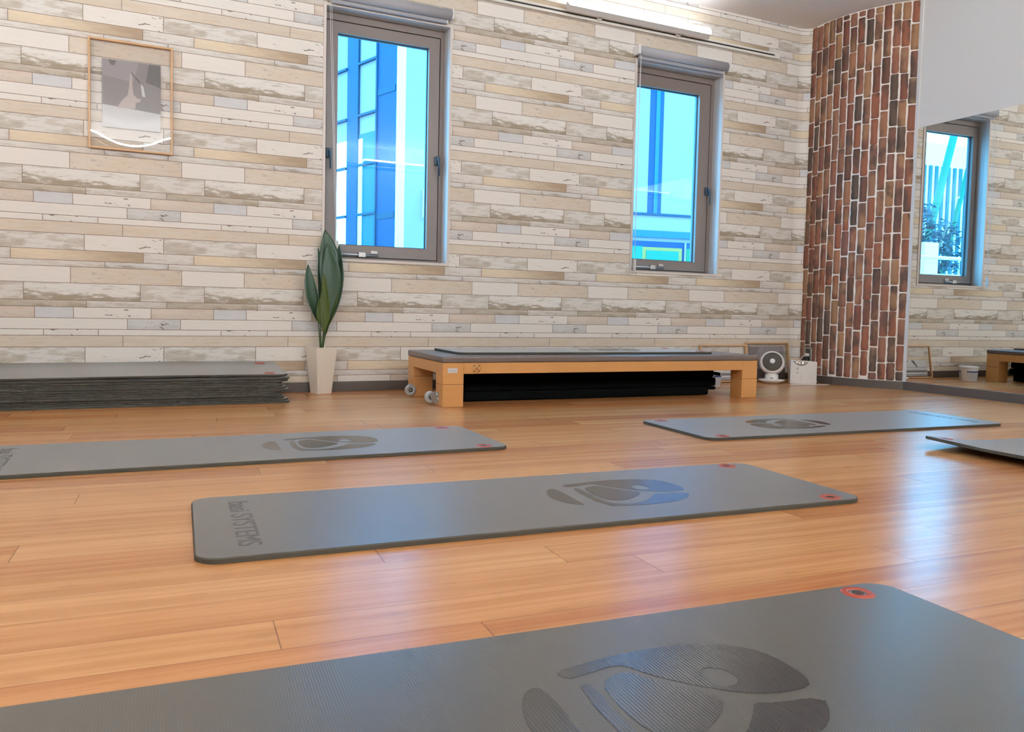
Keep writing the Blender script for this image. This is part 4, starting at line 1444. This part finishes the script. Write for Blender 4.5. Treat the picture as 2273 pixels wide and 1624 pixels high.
def build_tower():
    t = thing('office_tower', 'tall blue glass office building seen straight out of both windows', 'building', (0, 0, 0))
    HT = 6.6
    bm = NB(); fac_box(bm, D2, 0.0, 9.0, -.5, HT, 0, 3.0); mk('facade', bm, OUT['pale'], t)
    bm = NB(); fac_box(bm, D1, 0.0, 6.0, -.5, HT, 0, .3); mk('side_facade', bm, OUT['pale'], t)
    def strip(D, s0, s1, z0, z1, out, name, mat):
        b = NB(); fac_box(b, D, s0, s1, z0, z1, out, .05); return mk(name, b, mat, t)
    # side facade: glass strips, bright cladding
    strip(D1, .234, .805, -.4, HT-.2, .02, 'glass_strip', OUT['blue'])
    strip(D1, 1.44, 1.80, -.4, HT-.2, .02, 'glass_strip', OUT['blue'])
    strip(D1, 2.9, 3.5, -.4, HT-.2, .02, 'glass_strip', OUT['blue'])
    strip(D1, .80, .84, -.4, HT-.2, .04, 'mullion', OUT['line'])
    strip(D1, 1.40, 1.44, -.4, HT-.2, .04, 'mullion', OUT['line'])
    strip(D1, .0, .215, -.4, HT-.2, .03, 'corner_cladding', OUT['white'])
    strip(D1, .84, 1.40, -.4, 3.5, .015, 'glass_pane', OUT['mid'])
    strip(D1, 1.25, 1.42, 1.2, 3.42, .03, 'bright_panel', OUT['bright'])
    strip(D1, 1.80, 2.9, -.4, 3.45, .02, 'bright_panel', OUT['bright'])
    for z in (2.1, 2.95, 3.80, 4.68, 5.6, 6.6):
        strip(D1, .82, 1.42, z, z+.04, .045, 'transom', OUT['line'])
        strip(D1, 1.80, 2.9, z, z+.04, .045, 'transom', OUT['line'])
    for z in (2.0, 4.05, 6.1): strip(D1, .26, .79, z, z+.10, .03, 'transom', OUT['line'])
    # front facade: narrow dark window band, ledge, shopfront
    strip(D2, 4.285, 4.540, 2.28, HT-.2, .015, 'glass_strip', OUT['blue'])
    strip(D2, 4.390, 4.462, 2.28, HT-.2, .03, 'mullion', OUT['mid'])
    strip(D2, 5.19, 5.23, 2.28, HT-.2, .015, 'mullion', OUT['mid'])
    strip(D2, 3.2, 8.8, 2.245, 2.285, .04, 'ledge', OUT['line'])
    strip(D2, 3.2, 8.8, 1.86, 1.98, .05, 'ledge', OUT['mid'])
    strip(D2, 3.2, 8.8, .2, 1.795, .02, 'shopfront', OUT['blue'])
    strip(D2, 3.2, 4.20, .2, 1.70, .035, 'shop_panel', OUT['teal'])
    strip(D2, 4.20, 4.97, .2, 1.69, .035, 'shop_poster', OUT['yellow'])
    strip(D2, 4.27, 4.90, .2, 1.63, .045, 'shop_poster', OUT['teal'])
    strip(D2, 5.015, 5.045, .2, 1.79, .05, 'mullion', OUT['pale'])
    strip(D2, 5.06, 5.9, .2, 1.69, .035, 'shop_panel', OUT['green'])
    # small air unit on the facade
    b = NB(); fac_box(b, D2, .30, .40, 2.0, 2.45, .08, .05); mk('air_unit', b, OUT['white'], t)
build_tower()

def build_striped():
    t = thing('striped_building', 'distant pale building with upright dark window stripes, seen only in the mirror', 'building', (-11, 18, 0))
    bm = NB(); b_box(bm, (-6.0, 0, -.5), (4.0, 6, 5.92)); mk('facade', bm, OUT['white'], t)
    bm = NB()
    x = -4.0
    while x < 3.6:
        b_box(bm, (x, -.04, .5), (x+.118, .02, 5.22)); x += .255
    mk('window_stripe', bm, OUT['mid'], t)
build_striped()
bm = NB(); b_box(bm, (-7, 9.6, -.5), (2.0, 9.8, 1.30)); tag(mk('parapet', bm, OUT['white']), 'white terrace parapet seen through the mirrored window', 'parapet')
t = thing('handrail', 'pale tubular handrail above the white terrace parapet', 'handrail', (-7, 9.7, 1.30))
bm = NB(); b_tube(bm, [(0, 0, .28), (9, 0, .28)], .03, 10); mk('rail', bm, OUT['white'], t)
for k in range(7):
    bm = NB(); b_tube(bm, [(.4+1.4*k, 0, 0), (.4+1.4*k, 0, .28)], .02, 8); mk('post', bm, OUT['white'], t)
for k, (xa, lb) in enumerate(((-2.82, 'slanting white steel post rising behind the terrace tree, thicker one'), (-3.45, 'slanting white steel post rising behind the terrace tree, thinner one'))):
    bm = NB(); b_tube(bm, [(xa, 11.8, -.4), (xa-2.05, 11.8, 7.0)], .075 if k == 0 else .05, 12)
    tag(mk('steel_post', bm, OUT['teal']), lb, 'post')
bm = NB(); b_box(bm, (-1.56, 9.84, -.4), (-1.24, 9.98, 1.85), bevel=.01); tag(mk('planter_box', bm, OUT['white']), 'white square box standing among the terrace foliage', 'box')
def build_tree():
    t = thing('terrace_tree', 'leafy shrub like tree behind the parapet in the mirrored window view', 'tree', (-1.75, 10.6, -.4))
    bm = NB()
    for k in range(5):
        a = k*1.3
        b_tube(bm, [(0, 0, 0), (.2*math.cos(a), .2*math.sin(a), 1.4), (.7*math.cos(a), .5*math.sin(a), 2.7)], [.05, .04, .015], 8)
    mk('trunk', bm, OUT['bark'], t)
    rnd = random.Random(9)
    bm = NB()
    for k in range(2600):
        while True:
            x, y, z = rnd.uniform(-1, 1), rnd.uniform(-1, 1), rnd.uniform(-1, 1)
            if x*x+y*y+z*z < 1: break
        nn = mnoise.noise(Vector((x*2.2, y*2.2, z*2.2)))
        if nn < -.12: continue
        c = Vector((x*1.25, y*.42, 2.25 + z*.85))
        u = Vector((rnd.gauss(0, 1), rnd.gauss(0, 1), rnd.gauss(0, .6))).normalized()*.075
        v = Vector((rnd.gauss(0, 1), rnd.gauss(0, 1), rnd.gauss(0, 1)))
        v = (v - u*(v.dot(u)/u.dot(u))).normalized()*.022
        bm.faces.new([bm.verts.new(c-u), bm.verts.new(c+v), bm.verts.new(c+u), bm.verts.new(c-v)])
    mk('foliage', bm, OUT['tree'], t, recalc=False)
build_tree()
